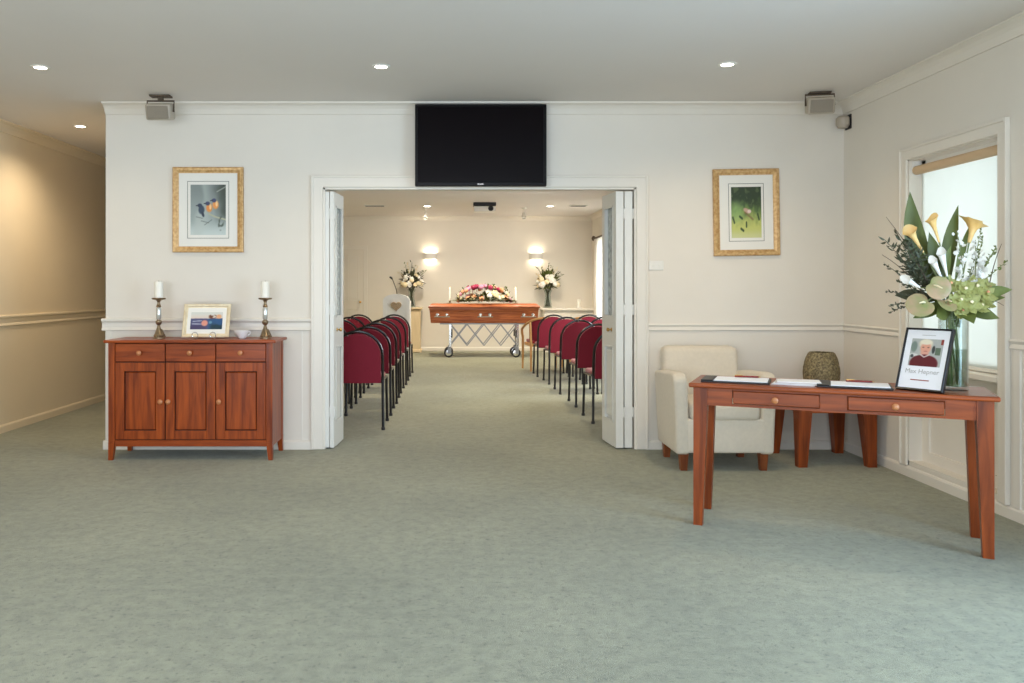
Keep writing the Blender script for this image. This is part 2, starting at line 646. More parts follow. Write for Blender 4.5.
# doorway lining and architrave
b = B()
box(b, DX0, DX0 + .02, YW - .005, YW + .125, 0, DZ)
box(b, DX1 - .02, DX1, YW - .005, YW + .125, 0, DZ)
box(b, DX0, DX1, YW - .005, YW + .125, DZ - .02, DZ)
struct(obj('trim_13', b, M_TRIM), 'door lining of the wide doorway')
AW = .08
b = B()
for (x0, x1) in ((DX0 - AW, DX0 + .006), (DX1 - .006, DX1 + AW)):
    box(b, x0, x1, YW - .018, YW, 0, DZ + AW, bev=.005)
box(b, DX0 - AW + .001, DX1 + AW - .001, YW - .0185, YW, DZ - .006, DZ + AW - .001, bev=.005)
for (x0, x1) in ((DX0 - AW - .008, DX0 - AW + .012), (DX1 + AW - .012, DX1 + AW + .008)):
    box(b, x0, x1, YW - .026, YW, 0, DZ + AW + .008, bev=.004)
box(b, DX0 - AW + .012, DX1 + AW - .012, YW - .0262, YW, DZ + AW - .012, DZ + AW + .008, bev=.004)
struct(obj('trim_14', b, M_TRIM), 'white architrave around the wide doorway')


# ---- folding door leaves
def leaf(n, near, far, t, knob_side, label):
    near, far = Vector(near), Vector(far)
    d = far - near
    L = d.length
    e = sempty('door_%d' % n, (near.x, near.y, 0), math.atan2(d.y, d.x), label)
    z0, z1 = .012, 2.015
    st = .075
    b = B()
    box(b, 0, st, -t / 2, t / 2, z0, z1, bev=.003)
    box(b, L - st, L, -t / 2, t / 2, z0, z1, bev=.003)
    for a0, a1 in ((z0, .20), (.80, 1.03), (1.91, z1)):
        box(b, st, L - st, -t / 2, t / 2, a0, a1)
    for s in (-1, 1):   # glazing and panel beads
        for a0, a1 in ((.20, .80), (1.03, 1.91)):
            yy = s * (t / 2 - .004)
            box(b, st, st + .012, min(yy, yy + s * .008), max(yy, yy + s * .008), a0, a1)
            box(b, L - st - .012, L - st, min(yy, yy + s * .008), max(yy, yy + s * .008), a0, a1)
            box(b, st, L - st, min(yy, yy + s * .008), max(yy, yy + s * .008), a0, a0 + .012)
            box(b, st, L - st, min(yy, yy + s * .008), max(yy, yy + s * .008), a1 - .012, a1)
    obj('leaf_frame', b, M_DOOR, e)
    bx('glass_pane', M_FROST, e, st, L - st, -.004, .004, 1.03, 1.91)
    b = B()
    box(b, st, L - st, -.008, .008, .20, .80)
    box(b, st + .035, L - st - .035, -t / 2 + .004, t / 2 - .004, .235, .765, bev=.008)
    obj('raised_panel', b, M_DOOR, e)
    if knob_side:
        b = B()
        mt = Matrix.Rotation(-knob_side * PI / 2, 4, 'X')
        lathe(b, [(.016, 0), (.016, .003), (.006, .005), (.006, .018), (.012, .022), (.016, .031), (.012, .039), (.002, .042)], 14,
              (L * .30, knob_side * t / 2, .93), mtx=mt)
        obj('knob', b, M_BRASS, e, smooth=True)
    # hinges on the near edge
    for k, hz in enumerate((.25, 1.05, 1.80)):
        b = B()
        lathe(b, [(.006, hz), (.006, hz + .08)], 8, (0.0, -t / 2 - .004, 0))
        obj('hinge', b, M_DOOR, e, smooth=True)
    return e


leaf(1, (-1.000, YW + .005), (-.985, YW + .385), .034, 0, 'white folding door leaf nearest the left door jamb')
leaf(2, (-.962, YW - .005), (-.938, YW + .365), .034, -1, 'white folding door leaf with patterned glass, aisle side of the left pair')
leaf(3, (1.355, YW - .005), (1.375, YW + .375), .062, 0, 'white folding door leaf nearest the right door jamb')
leaf(4, (1.285, YW - .015), (1.245, YW + .365), .062, 1, 'white folding door leaf with patterned glass, aisle side of the right pair')

# ---- window bay on the right wall
win = sempty('window_1', (XR, 0, 0), 0, 'window with white roller blind down beside the flower vase')
b = B()      # architrave
for (y0, y1) in ((WY1 - .004, WY1 + .07), (WY0 - .075, WY0 + .004)):
    box(b, -.018, 0, y0, y1, .07, WZ1 + .07, bev=.004)
box(b, -.0185, 0, WY0 - .074, WY1 + .069, WZ1 - .004, WZ1 + .07, bev=.004)
for (y0, y1) in ((WY1 + .055, WY1 + .075), (WY0 - .083, WY0 - .06)):
    box(b, -.028, 0, y0, y1, .07, WZ1 + .078, bev=.004)
box(b, -.0282, 0, WY0 - .061, WY1 + .056, WZ1 + .058, WZ1 + .078, bev=.004)
obj('architrave', b, M_WALL, win)
b = B()      # reveal lining
box(b, 0, .15, WY0 - .001, WY0 + .012, WZ0, WZ1)
box(b, 0, .15, WY1 - .012, WY1 + .001, WZ0, WZ1)
box(b, 0, .15, WY0, WY1, WZ1 - .012, WZ1 + .001)
box(b, 0, .15, WY0, WY1, WZ0 - .001, WZ0 + .03)
obj('reveal', b, M_WALL, win)
b = B()      # white sash frame
for y0, y1 in ((WY0 + .012, WY0 + .055), (WY1 - .055, WY1 - .012)):
    box(b, .085, .125, y0, y1, .765, WZ1 - .012)
box(b, .085, .125, WY0 + .012, WY1 - .012, .765, .81)
box(b, .085, .125, WY0 + .012, WY1 - .012, WZ1 - .06, WZ1 - .012)
obj('sash_frame', b, M_WHITEPL, win)
bx('glass_pane', M_PANE, win, .103, .107, WY0 + .055, WY1 - .055, .81, WZ1 - .06)
b = B()
box(b, -.012, .15, WY0 + .012, WY1 - .012, .725, .762, bev=.006)
obj('sill', b, M_WALL, win)
b = B()      # panel filling the bay under the sill
box(b, .10, .15, WY0 + .012, WY1 - .012, WZ0 + .03, .725)
box(b, .085, .10, WY0 + .012, WY0 + .09, WZ0 + .03, .725)
box(b, .085, .10, WY1 - .09, WY1 - .012, WZ0 + .03, .725)
box(b, .085, .10, WY0 + .09, WY1 - .09, WZ0 + .03, WZ0 + .10)
box(b, .085, .10, WY0 + .09, WY1 - .09, .66, .725)
obj('lower_panel', b, M_WALL, win)
blind = thing('roller_blind', 'white translucent roller blind pulled down inside the side window', 'blind', (XR, 0, 0))
b = B()
tube(b, [(.045, WY0 + .02, WZ1 - .075), (.045, WY1 - .02, WZ1 - .075)], .030, 16)
obj('roller', b, mat('blind_roll', (206, 178, 142), 0.7, var=.02), blind, smooth=True)
bx('sheet', M_BLIND, blind, .0715, .0735, WY0 + .03, WY1 - .038, .785, WZ1 - .08)
bx('bottom_bar', M_WHITEPL, blind, .066, .079, WY0 + .03, WY1 - .038, .766, .788, bev=.003)
for y in (WY0 + .014, WY1 - .014):
    bx('bracket', M_WHITEPL, blind, .02, .07, min(y, y + .006) - .003, max(y, y) + .003, WZ1 - .11, WZ1 - .012)

# second foyer window beside the camera, and the glazed rear wall
w3 = sempty('window_2', (XR, 0, 0), 0, 'tall glazed side door near the camera')
b = B()
for y0, y1 in ((FY0, FY0 + .06), (FY1 - .06, FY1), ((FY0 + FY1) / 2 - .03, (FY0 + FY1) / 2 + .03)):
    box(b, .05, .10, y0, y1, .10, FZ1)
box(b, .05, .10, FY0, FY1, .10, .18)
box(b, .05, .10, FY0, FY1, FZ1 - .06, FZ1)
obj('window_frame', b, M_WHITEPL, w3)
w4 = sempty('window_3', (0, YB, 0), 0, 'glazed entrance wall behind the camera')
b = B()
for k in range(6):
    x = -3.4 + 4.8 * k / 5
    box(b, max(-3.4, x - .04), min(1.4, x + .04), -.10, -.05, .12, 2.3)
box(b, -3.4, 1.4, -.10, -.05, .12, .2)
box(b, -3.4, 1.4, -.10, -.05, 2.22, 2.3)
obj('window_frame', b, M_WHITEPL, w4)
for k in range(5):
    x0, x1 = -3.36 + 0.96 * k, -3.44 + 0.96 * (k + 1)
    bx('glass_pane', M_PANE, w4, x0, x1, -.078, -.072, .2, 2.22)
for y0, y1 in ((FY0 + .06, (FY0 + FY1) / 2 - .03), ((FY0 + FY1) / 2 + .03, FY1 - .06)):
    bx('glass_pane', M_PANE, w3, .072, .078, y0, y1, .18, FZ1 - .06)
# chapel window
w5 = sempty('window_4', (CXR, 0, 0), 0, 'chapel window behind the sheer curtain')
b = B()
for y0, y1 in ((CW0, CW0 + .06), (CW1 - .06, CW1), ((CW0 + CW1) / 2 - .03, (CW0 + CW1) / 2 + .03)):
    box(b, .05, .10, y0, y1, CZ0, CZ1)
box(b, .05, .10, CW0, CW1, CZ0, CZ0 + .06)
box(b, .05, .10, CW0, CW1, CZ1 - .06, CZ1)
obj('window_frame', b, M_WHITEPL, w5)
for y0, y1 in ((CW0 + .06, (CW0 + CW1) / 2 - .03), ((CW0 + CW1) / 2 + .03, CW1 - .06)):
    bx('glass_pane', M_PANE, w5, .072, .078, y0, y1, CZ0 + .06, CZ1 - .06)
w6 = sempty('window_5', (CXR, 0, 0), 0, 'chapel window beside the chair rows')
b = B()
for y0, y1 in ((CN0, CN0 + .06), (CN1 - .06, CN1), ((CN0 + CN1) / 2 - .03, (CN0 + CN1) / 2 + .03)):
    box(b, .05, .10, y0, y1, CZ0, CZ1)
box(b, .05, .10, CN0, CN1, CZ0, CZ0 + .06)
box(b, .05, .10, CN0, CN1, CZ1 - .06, CZ1)
obj('window_frame', b, M_WHITEPL, w6)
for y0, y1 in ((CN0 + .06, (CN0 + CN1) / 2 - .03), ((CN0 + CN1) / 2 + .03, CN1 - .06)):
    bx('glass_pane', M_PANE, w6, .072, .078, y0, y1, CZ0 + .06, CZ1 - .06)
cur = thing('sheer_curtain', 'white sheer curtain hanging at the chapel side window', 'curtain', (CXR, 0, 0))
b = B()
prev = None
for k in range(121):
    y = 13.0 + 2.72 * k / 120
    x = -.085 + .022 * math.sin(k * 1.15) + .008 * math.sin(k * .37)
    a_, c_ = b.verts.new((x, y, .06)), b.verts.new((x * .9 - .005, y, 2.19))
    if prev:
        b.faces.new((prev[0], a_, c_, prev[1]))
    prev = (a_, c_)
obj('drape', b, M_SHEER, cur, smooth=True)
b = B()
tube(b, [(-.085, 12.9, 2.215), (-.085, 15.82, 2.215)], .014, 10)
obj('rod', b, M_TWIG, cur, smooth=True)
for y in (12.9, 15.82):
    b = B()
    lathe(b, [(.004, -.05), (.03, -.035), (.042, 0), (.03, .035), (.004, .05)], 12, (-.085, y, 2.215))
    obj('finial', b, M_TWIG, cur, smooth=True)
for y in (13.05, 15.65):
    bx('rod_bracket', M_TWIG, cur, -.09, 0, y - .012, y + .012, 2.20, 2.23)

# chapel door on the far wall
d5 = sempty('door_5', (-2.60, YF, 0), 0, 'cream panelled door in the far chapel wall')
b = B()
box(b, -.02, .06, -.02, 0, 0, 2.10, bev=.004)
box(b, .76, .84, -.02, 0, 0, 2.10, bev=.004)
box(b, -.02, .84, -.0205, 0, 2.03, 2.11, bev=.004)
obj('architrave', b, M_TRIM, d5)
bx('leaf', M_WALL, d5, .06, .76, -.012, -.001, .01, 2.03)
for x0, x1 in ((.15, .38), (.44, .67)):
    for z0, z1 in ((.2, .85), (1.0, 1.9)):
        b = B()
        for q in ((x0, x1, z0, z0 + .02), (x0, x1, z1 - .02, z1), (x0, x0 + .02, z0, z1), (x1 - .02, x1, z0, z1)):
            box(b, q[0], q[1], -.022, -.011, q[2], q[3])
        box(b, x0 + .05, x1 - .05, -.018, -.011, z0 + .05, z1 - .05)
        obj('door_panel', b, M_TRIM, d5)
b = B()
lathe(b, [(.02, 0), (.02, .005), (.008, .008), (.008, .03), (.024, .045), (.024, .055), (.004, .065)], 12, (.70, -.012, .98), mtx=Matrix.Rotation(PI / 2, 4, 'X'))
obj('knob', b, M_BRASS, d5, smooth=True)


# ------------------------------------------------------------------ ceiling fittings
def downlight(x, y, label, power, color=(1.0, .78, .52), r=.05, group='recessed ceiling downlights', on=None):
    t = thing('downlight', label, 'light', (x, y, H), 0, group)
    b = B()
    lathe(b, [(r * .78, -.001), (r * .80, -.007), (r * 1.12, -.007), (r * 1.25, -.001)], 24, cap=False)
    obj('trim_ring', b, M_WHITEPL, t, smooth=True)
    b = B()
    lathe(b, [(.001, -.004), (r * .79, -.004)], 24, cap=False)
    obj('lens', b, M_DOWNON, t)
    lamp_light('downlight_lamp', t, (0, 0, -.03), power, color, angle=150, blend=.9, radius=.05)
    return t


downlight(-2.70, 5.34, 'lit downlight in foyer ceiling nearest the corridor', 22)
downlight(-.48, 5.32, 'lit downlight in foyer ceiling above and left of the television', 36)
downlight(1.75, 5.27, 'lit downlight in foyer ceiling between television and side window', 44, (1.0, .74, .46))
downlight(-3.33, 7.29, 'lit downlight in the corridor ceiling', 55, (1.0, .80, .57))
downlight(-.49, 14.4, 'lit downlight in chapel ceiling above the left wall sconce', 165, (1.0, .87, .68), .075)
downlight(1.67, 14.4, 'lit downlight in chapel ceiling above the right wall sconce', 165, (1.0, .87, .68), .075)
for x, y in ((-.49, 9.6), (1.67, 9.6)):
    downlight(x, y, 'lit downlight in chapel ceiling above the chair rows, ' + ('left of aisle' if x < 0 else 'right of aisle'), 125, (1.0, .83, .60), .06)


def vent(x, y, wx, label):
    t = thing('ceiling_vent', label, 'vent', (x, y, H), 0, 'chapel ceiling vents')
    b = B()
    for q in ((-wx / 2, wx / 2, -.10, -.085), (-wx / 2, wx / 2, .085, .10), (-wx / 2, -wx / 2 + .015, -.085, .085), (wx / 2 - .015, wx / 2, -.085, .085)):
        box(b, q[0], q[1], q[2], q[3], -.015, 0)
    obj('vent_frame', b, M_WHITEPL, t)
    bx('vent_recess', M_BLACKP, t, -wx / 2 + .015, wx / 2 - .015, -.085, .085, -.004, -.001)
    for k in range(3):
        bx('vent_blade', M_RUBBER, t, -wx / 2 + .015, wx / 2 - .015, -.05 + k * .045, -.044 + k * .045, -.014, -.004)
    return t


vent(-1.40, 14.3, .36, 'dark slotted air vent in chapel ceiling left of the projector')
vent(2.15, 14.3, .30, 'small air vent in chapel ceiling near the curtain')


def spot_head(x, y, label):
    t = thing('spotlight', label, 'light', (x, y, H), 0, 'chapel ceiling spotlights')
    b = B()
    lathe(b, [(.045, 0), (.045, -.018), (.012, -.022)], 14)
    obj('canopy', b, M_WHITEPL, t, smooth=True)
    b = B()
    tube(b, [(0, 0, -.02), (0, 0, -.10)], .008, 8)
    obj('arm', b, M_WHITEPL, t, smooth=True)
    b = B()
    mt = Matrix.Translation((0, 0, -.14)) @ Matrix.Rotation(math.radians(145), 4, 'X')
    lathe(b, [(.012, -.07), (.03, -.06), (.04, .05), (.042, .06), (.034, .058), (.030, .03)], 14, mtx=mt)
    obj('head', b, M_WHITEPL, t, smooth=True)
    lamp_light('spotlight_lamp', t, (0, .08, -.22), 24, (1.0, .90, .76), angle=150, blend=1.0, rot=(math.radians(50), 0, 0), radius=.04)
    return t


spot_head(-.53, 14.75, 'white ceiling spotlight head in chapel left of the projector')
spot_head(1.24, 14.75, 'white ceiling spotlight head in chapel right of the projector')

pj = thing('projector', 'white ceiling projector with black mount in the chapel', 'projector', (.50, 13.9, H))
b = B()
box(b, -.19, .19, -.13, .13, -.05, 0)
obj('mount', b, M_BLACKP, pj)
b = B()
box(b, -.18, .18, -.14, .16, -.155, -.065, bev=.012, seg=2)
obj('housing', b, M_WHITEPL, pj)
for sx in (-.12, .12):
    bx('mount_arm', M_BLACKP, pj, sx - .012, sx + .012, -.012, .012, -.066, -.05)
b = B()
lathe(b, [(.04, 0), (.045, .02), (.036, .022), (.030, .008)], 16, (.10, -.139, -.105), mtx=Matrix.Rotation(PI / 2, 4, 'X'))
obj('lens', b, M_BLACKP, pj, smooth=True)


def wall_speaker(loc, rz, tilt, label, elbow=None):
    t = thing('wall_speaker', label, 'speaker', loc, rz, 'small speakers near the foyer ceiling')
    mt = Matrix.Rotation(tilt, 4, 'X')
    b = B()
    box(b, -.094, .094, -.055, .06, -.06, .06, bev=.016, seg=3)
    bmesh.ops.transform(b, matrix=mt, verts=b.verts)
    obj('shell', b, M_GREYPL, t, smooth=True)
    b = B()
    box(b, -.078, .078, -.062, -.054, -.048, .044, bev=.003)
    bmesh.ops.transform(b, matrix=mt, verts=b.verts)
    obj('grille', b, M_GRILLE, t)
    b = B()
    tube(b, [(-.10, 0, .0), (-.10, .01, .082), (.10, .01, .082), (.10, 0, .0)], .007, 6)
    obj('bracket', b, M_TWIG, t)
    b = B()
    top = H - loc[2] - .001
    box(b, -.075, .075, -.025, .05, top - .012, top)
    box(b, -.018, .018, -.005, .025, .082, top - .012)
    obj('ceiling_plate', b, M_TWIG, t)
    return t


wall_speaker((-2.20, 6.12, 2.575), 0, .25, 'small grey speaker bracketed under ceiling above the kingfisher picture')
wall_speaker((2.68, 6.02, 2.60), -.2, .25, 'small grey speaker bracketed under ceiling in the window wall corner')
t = thing('motion_sensor', 'small beige corner sensor on window wall beneath the ceiling', 'sensor', (XR, 6.33, 2.54))
b = B()
box(b, -.008, 0, -.045, .045, -.055, .055)
obj('back_plate', b, M_BLACKP, t)
b = B()
lathe(b, [(.035, -.045), (.05, -.02), (.05, .03), (.035, .045)], 14, (-.045, 0, 0))
obj('body', b, M_GREYPL, t, smooth=True)

# ------------------------------------------------------------------ television
tv = thing('television', 'large black flat screen television mounted above the wide doorway', 'television', (.198, YW, 0))
TY0, TY1 = -.115, -.055
b = B()
x0, x1, z0, z1 = -.505, .505, 2.043, 2.672
bw = .022
box(b, x0, x1, TY0, TY1, z0, z0 + bw * 1.4, bev=.004)
box(b, x0, x1, TY0, TY1, z1 - bw, z1, bev=.004)
box(b, x0, x0 + bw, TY0, TY1, z0 + bw, z1 - bw)
box(b, x1 - bw, x1, TY0, TY1, z0 + bw, z1 - bw)
obj('bezel', b, mat('tv_bezel', (10, 9, 12), .3, var=.03, spec=.2), tv)
bx('screen', M_TVSCR, tv, x0 + bw, x1 - bw, TY0 + .006, TY1, z0 + bw, z1 - bw)
b = B()
for k, (dx, hh) in enumerate(((-.018, .010), (-.002, .008), (.013, .010))):
    box(b, dx - .007, dx + .007, TY0 - .001, TY0 + .001, z0 + .010, z0 + .010 + hh)
obj('badge', b, mat('badge_silver', (190, 186, 184), .3, .6, var=.02), tv)
b = B()
box(b, -.2, .2, TY1, -.002, 2.22, 2.50)
obj('wall_mount', b, M_BLACKP, tv)

# light switch
t = thing('light_switch', 'white double light switch on the wall right of the doorway', 'switch', (1.572, YW, 1.437))
bx('plate', M_WHITEPL, t, -.058, .058, -.009, 0, -.037, .037, bev=.003)
for sx in (-.022, .022):
    bx('rocker', M_WHITEPL, t, sx - .008, sx + .008, -.015, -.008, -.014, .006, bev=.002)


# ------------------------------------------------------------------ pictures
def sm(a, b_, x):
    if a == b_:
        return 0.0 if x < a else 1.0
    q = max(0, min(1, (x - a) / (b_ - a)))
    return q * q * (3 - 2 * q)


def mixc(c, d, f):
    return [c[i] + (d[i] - c[i]) * f for i in range(3)]


def nz(u, v, s, o=0):
    return noise.noise(Vector((u * s + o, v * s + o * 1.7, o * .3)))


def ell(u, v, cx, cy, rx, ry, ang=0, soft=.25):
    dx, dy = u - cx, v - cy
    ca, sa = math.cos(ang), math.sin(ang)
    x, y = dx * ca + dy * sa, -dx * sa + dy * ca
    d = math.sqrt((x / rx) ** 2 + (y / ry) ** 2)
    return 1 - sm(1 - soft, 1 + soft, d)


def seg_d(u, v, a, b_):
    px, py = u - a[0], v - a[1]
    dx, dy = b_[0] - a[0], b_[1] - a[1]
    h = max(0, min(1, (px * dx + py * dy) / (dx * dx + dy * dy)))
    return math.hypot(px - dx * h, py - dy * h)


def p_kingfisher(u, v):
    c = mixc([150, 162, 160], [196, 208, 204], sm(.35, .0, v))
    c = mixc(c, [96, 104, 100], .8 * sm(.35, 1.0, v) * (.5 + .5 * sm(.2, 1, u)))
    c = mixc(c, [52, 62, 52], .85 * sm(.62, 1.0, u + .08 * nz(u, v, 6, 3)) * sm(.15, .45, v + .1 * nz(u, v, 5, 9)))
    c = mixc(c, [188, 198, 192], .6 * sm(.3, .8, nz(u, v * .6, 3, 5) + .4) * sm(.7, .3, u))
    d = min(seg_d(u, v, (.52, .42), (.70, .36)), seg_d(u, v, (.70, .36), (1.02, .30)))
    c = mixc(c, [176, 178, 150], 1 - sm(.008, .022, d))
    c = mixc(c, [170, 176, 168], .7 * (1 - sm(.006, .02, seg_d(u, v, (.75, .86), (1.0, .96)))))
    c = mixc(c, [46, 58, 46], .7 * ell(u, v, .86, .20, .08, .16) * sm(-.1, .3, nz(u, v, 14, 2) + .1))
    for a_, b_ in (((.30, .28), (.52, .24)), ((.40, .20), (.60, .30)), ((.16, .36), (.34, .33))):
        c = mixc(c, [92, 100, 98], .6 * (1 - sm(.004, .016, seg_d(u, v, a_, b_))))
    for (cx, cy, bc, hc) in ((.31, .50, [44, 62, 82], [40, 54, 78]), (.53, .54, [226, 140, 62], [54, 62, 96]), (.71, .60, [232, 152, 76], [58, 66, 104])):
        c = mixc(c, bc, ell(u, v, cx, cy, .085, .085, .5))
        c = mixc(c, [250, 224, 170] if bc[0] > 100 else bc, .8 * ell(u, v, cx + .03, cy + .02, .03, .055))
        c = mixc(c, hc, ell(u, v, cx - .045, cy + .085, .065, .04))
        c = mixc(c, [34, 38, 50], 1 - sm(.004, .014, seg_d(u, v, (cx - .09, cy + .09), (cx - .15, cy + .082))))
    c = mixc(c, [36, 48, 66], ell(u, v, .35, .41, .035, .06, .5))
    return c


def p_garden(u, v):
    n = nz(u, v, 7, 1) + .5 * nz(u, v, 15, 4)
    c = mixc([196, 200, 112], [92, 118, 60], sm(.2, .62, v + .12 * n))
    c = mixc(c, [46, 62, 36], sm(.5, .75, v + .16 * n))
    c = mixc(c, [104, 118, 74], .6 * sm(.15, .5, n) * sm(.5, .7, v))
    c = mixc(c, [150, 184, 110], .7 * ell(u, v, .18, .52, .2, .18, soft=.6))
    c = mixc(c, [214, 214, 186], .5 * sm(.2, 0, v))
    c = mixc(c, [196, 160, 140], ell(u, v, .52, .53, .12, .045, -.3))
    c = mixc(c, [226, 206, 196], ell(u, v, .60, .52, .06, .035))
    for a_, b_ in (((.28, .42), (.36, .38)), ((.5, .30), (.5, .22)), ((.32, .18), (.40, .14)), ((.88, .46), (.92, .36)), ((.05, .4), (.1, .3))):
        c = mixc(c, [54, 74, 36], 1 - sm(.015, .035, seg_d(u, v, a_, b_)))
    c = mixc(c, [128, 100, 60], .7 * (1 - sm(.01, .03, seg_d(u, v, (.45, .5), (.72, .36)))))
    return c


def p_coast(u, v):
    c = mixc([226, 206, 190], [212, 214, 206], sm(.55, .95, v))
    c = mixc(c, [82, 84, 122], sm(.66, .60, v + .02 * nz(u, v, 8)))
    c = mixc(c, [44, 84, 128], sm(.5, .62, u) * sm(.64, .60, v))
    c = mixc(c, [34, 62, 74], sm(.55, .7, u) * sm(.35, .2, v + .1 * nz(u, v, 7, 4)))
    c = mixc(c, [72, 62, 96], .8 * sm(.3, .15, v) * sm(.6, .4, u))
    c = mixc(c, [216, 222, 232], .7 * (1 - sm(.012, .03, seg_d(u, v, (.08, .46), (.34, .50)))))
    c = mixc(c, [206, 210, 222], .8 * (1 - sm(.012, .03, seg_d(u, v, (.06, .32), (.36, .30)))))
    c = mixc(c, [222, 150, 132], ell(u, v, .44, .36, .10, .17))
    c = mixc(c, [110, 64, 44], ell(u, v, .68, .74, .13, .12) * sm(-.25, .2, nz(u, v, 9, 7) + .15))
    c = mixc(c, [228, 172, 128], ell(u, v, .88, .74, .08, .12))
    c = mixc(c, [120, 168, 186], .7 * ell(u, v, .62, .40, .05, .08))
    return c


def p_portrait(u, v):
    c = [176, 178, 172]
    c = mixc(c, [120, 134, 124], ell(u, v, .10, .70, .10, .20))
    c = mixc(c, [96, 112, 92], 1.0 if (.78 < u < .95 and .42 < v < .70) else 0)
    c = mixc(c, [58, 62, 60], ell(u, v, .72, .62, .05, .14))
    c = mixc(c, [214, 214, 208], ell(u, v, .12, .40, .14, .05))
    c = mixc(c, [140, 60, 52], 1.0 if (u > .92 and v > .8) else 0)
    c = mixc(c, [70, 76, 74], ell(u, v, .08, .36, .05, .06))
    c = mixc(c, [226, 214, 186], ell(u, v, .46, .82, .21, .18))
    c = mixc(c, [222, 160, 136], ell(u, v, .47, .66, .165, .22))
    c = mixc(c, [232, 222, 198], ell(u, v, .46, .88, .18, .09))
    c = mixc(c, [216, 160, 140], ell(u, v, .46, .46, .13, .10))
    for ex in (.39, .55):
        c = mixc(c, [120, 84, 72], ell(u, v, ex, .69, .035, .018))
    c = mixc(c, [186, 110, 96], ell(u, v, .48, .55, .06, .018))
    c = mixc(c, [96, 26, 34], ell(u, v, .48, .10, .44, .34, soft=.08) * sm(.47, .42, v + .28 * abs(u - .48)))
    c = mixc(c, [206, 190, 186], (1 - sm(.012, .03, min(seg_d(u, v, (.34, .42), (.46, .34)), seg_d(u, v, (.62, .43), (.47, .34))))))
    return c


def picture_mesh(name, w_, h_, fn, nu, nv, parent, y, cz=0, cx=0):
    me = bpy.data.meshes.new(name)
    vs = [(cx - w_ / 2 + w_ * i / nu, y, cz - h_ / 2 + h_ * j / nv) for j in range(nv + 1) for i in range(nu + 1)]
    fs = [(j * (nu + 1) + i, j * (nu + 1) + i + 1, (j + 1) * (nu + 1) + i + 1, (j + 1) * (nu + 1) + i) for j in range(nv) for i in range(nu)]
    me.from_pydata(vs, [], fs)
    a_ = me.color_attributes.new('print', 'FLOAT_COLOR', 'POINT')
    k = 0
    for j in range(nv + 1):
        for i in range(nu + 1):
            a_.data[k].color = (*lin(fn(i / nu, j / nv)), 1)
            k += 1
    me.materials.append(M_PRINT)
    o = bpy.data.objects.new(name, me)
    COL.objects.link(o)
    o.parent = parent
    return o


def mitred(bm, w_, h_, fw, y_back, y_out, y_in, lip=.006):
    """four mitred frame members; outer size w_ x h_, profile rises to y_out and falls to y_in"""
    prof = [(0, y_back), (0, y_out + .004), (lip, y_out), (fw * .55, y_out + .002), (fw * .8, y_in), (fw, y_in + .002), (fw, y_back)]
    cs = [(-w_ / 2, -h_ / 2, 1, 1), (w_ / 2, -h_ / 2, -1, 1), (w_ / 2, h_ / 2, -1, -1), (-w_ / 2, h_ / 2, 1, -1)]
    rings = [[bm.verts.new((cx + sx * o_, y, cz + sz * o_)) for o_, y in prof] for cx, cz, sx, sz in cs]
    n = len(prof)
    for i in range(4):
        a_, b_ = rings[i], rings[(i + 1) % 4]
        for k in range(n):
            bm.faces.new((a_[k], a_[(k + 1) % n], b_[(k + 1) % n], b_[k]))


def wall_picture(label, x, z, w_, h_, fw, iw, ih, lw_, lh_, fn, roll=0, idz=0, idx=0):
    t = thing('framed_picture', label, 'picture', (x, YW, z))
    t.rotation_euler = (0, roll, 0)
    b = B()
    mitred(b, w_, h_, fw, -.002, -.030, -.022)
    obj('frame', b, M_GOLD, t)
    bx('mat_board', M_MATBOARD, t, -w_ / 2 + fw * .8, w_ / 2 - fw * .8, -.014, -.004, -h_ / 2 + fw * .8, h_ / 2 - fw * .8)
    b = B()
    q = .004
    for a in ((-lw_ / 2, lw_ / 2, lh_ / 2 - q, lh_ / 2), (-lw_ / 2, lw_ / 2, -lh_ / 2, -lh_ / 2 + q), (-lw_ / 2, -lw_ / 2 + q, -lh_ / 2, lh_ / 2), (lw_ / 2 - q, lw_ / 2, -lh_ / 2, lh_ / 2)):
        box(b, a[0] + idx, a[1] + idx, -.0146, -.0138, a[2] + idz, a[3] + idz)
    obj('mat_line', b, M_LINE, t)
    picture_mesh('print', iw, ih, fn, 66, 92, t, -.0148, idz, idx)
    return t


wall_picture('gilt framed picture of three kingfishers on a branch above the sideboard', -1.925, 1.870, .550, .664, .046, .275, .392, .325, .447, p_kingfisher)
wall_picture('gilt framed green garden picture on the wall right of the doorway', 2.272, 1.850, .513, .676, .047, .234, .397, .276, .452, p_garden, roll=-.016)

# ------------------------------------------------------------------ sideboard
sb = thing('sideboard', 'reddish wooden sideboard with three drawers over three panelled doors', 'sideboard', (-1.935, 6.185, 0))
HW, HD = .60, .192
b = B()
box(b, -HW - .028, HW + .028, -HD - .022, HD + .004, .858, .880, bev=.006, seg=2)
obj('top', b, M_WOODX, sb)
for sx in (-1, 1):
    for sy in (-1, 1):
        b = B()
        xo, xi = sx * HW, sx * (HW - .046)
        yo, yi = sy * HD, sy * (HD - .046)
        box(b, min(xo, xi), max(xo, xi), min(yo, yi), max(yo, yi), .13, .858, bev=.002)
        # tapered foot
        for (za, zb, ta, tb) in ((0, .13, .030, .046),):
            a_ = [(xo, yo), (xo - sx * ta, yo), (xo - sx * ta, yo - sy * ta), (xo, yo - sy * ta)]
            c_ = [(xo, yo), (xo - sx * tb, yo), (xo - sx * tb, yo - sy * tb), (xo, yo - sy * tb)]
            va = [b.verts.new((p[0], p[1], za)) for p in a_]
            vc = [b.verts.new((p[0], p[1], zb)) for p in c_]
            for k in range(4):
                b.faces.new((va[k], va[(k + 1) % 4], vc[(k + 1) % 4], vc[k]))
            b.faces.new(va[::-1])
            b.faces.new(vc)
        obj('leg', b, M_WOODZ, sb)
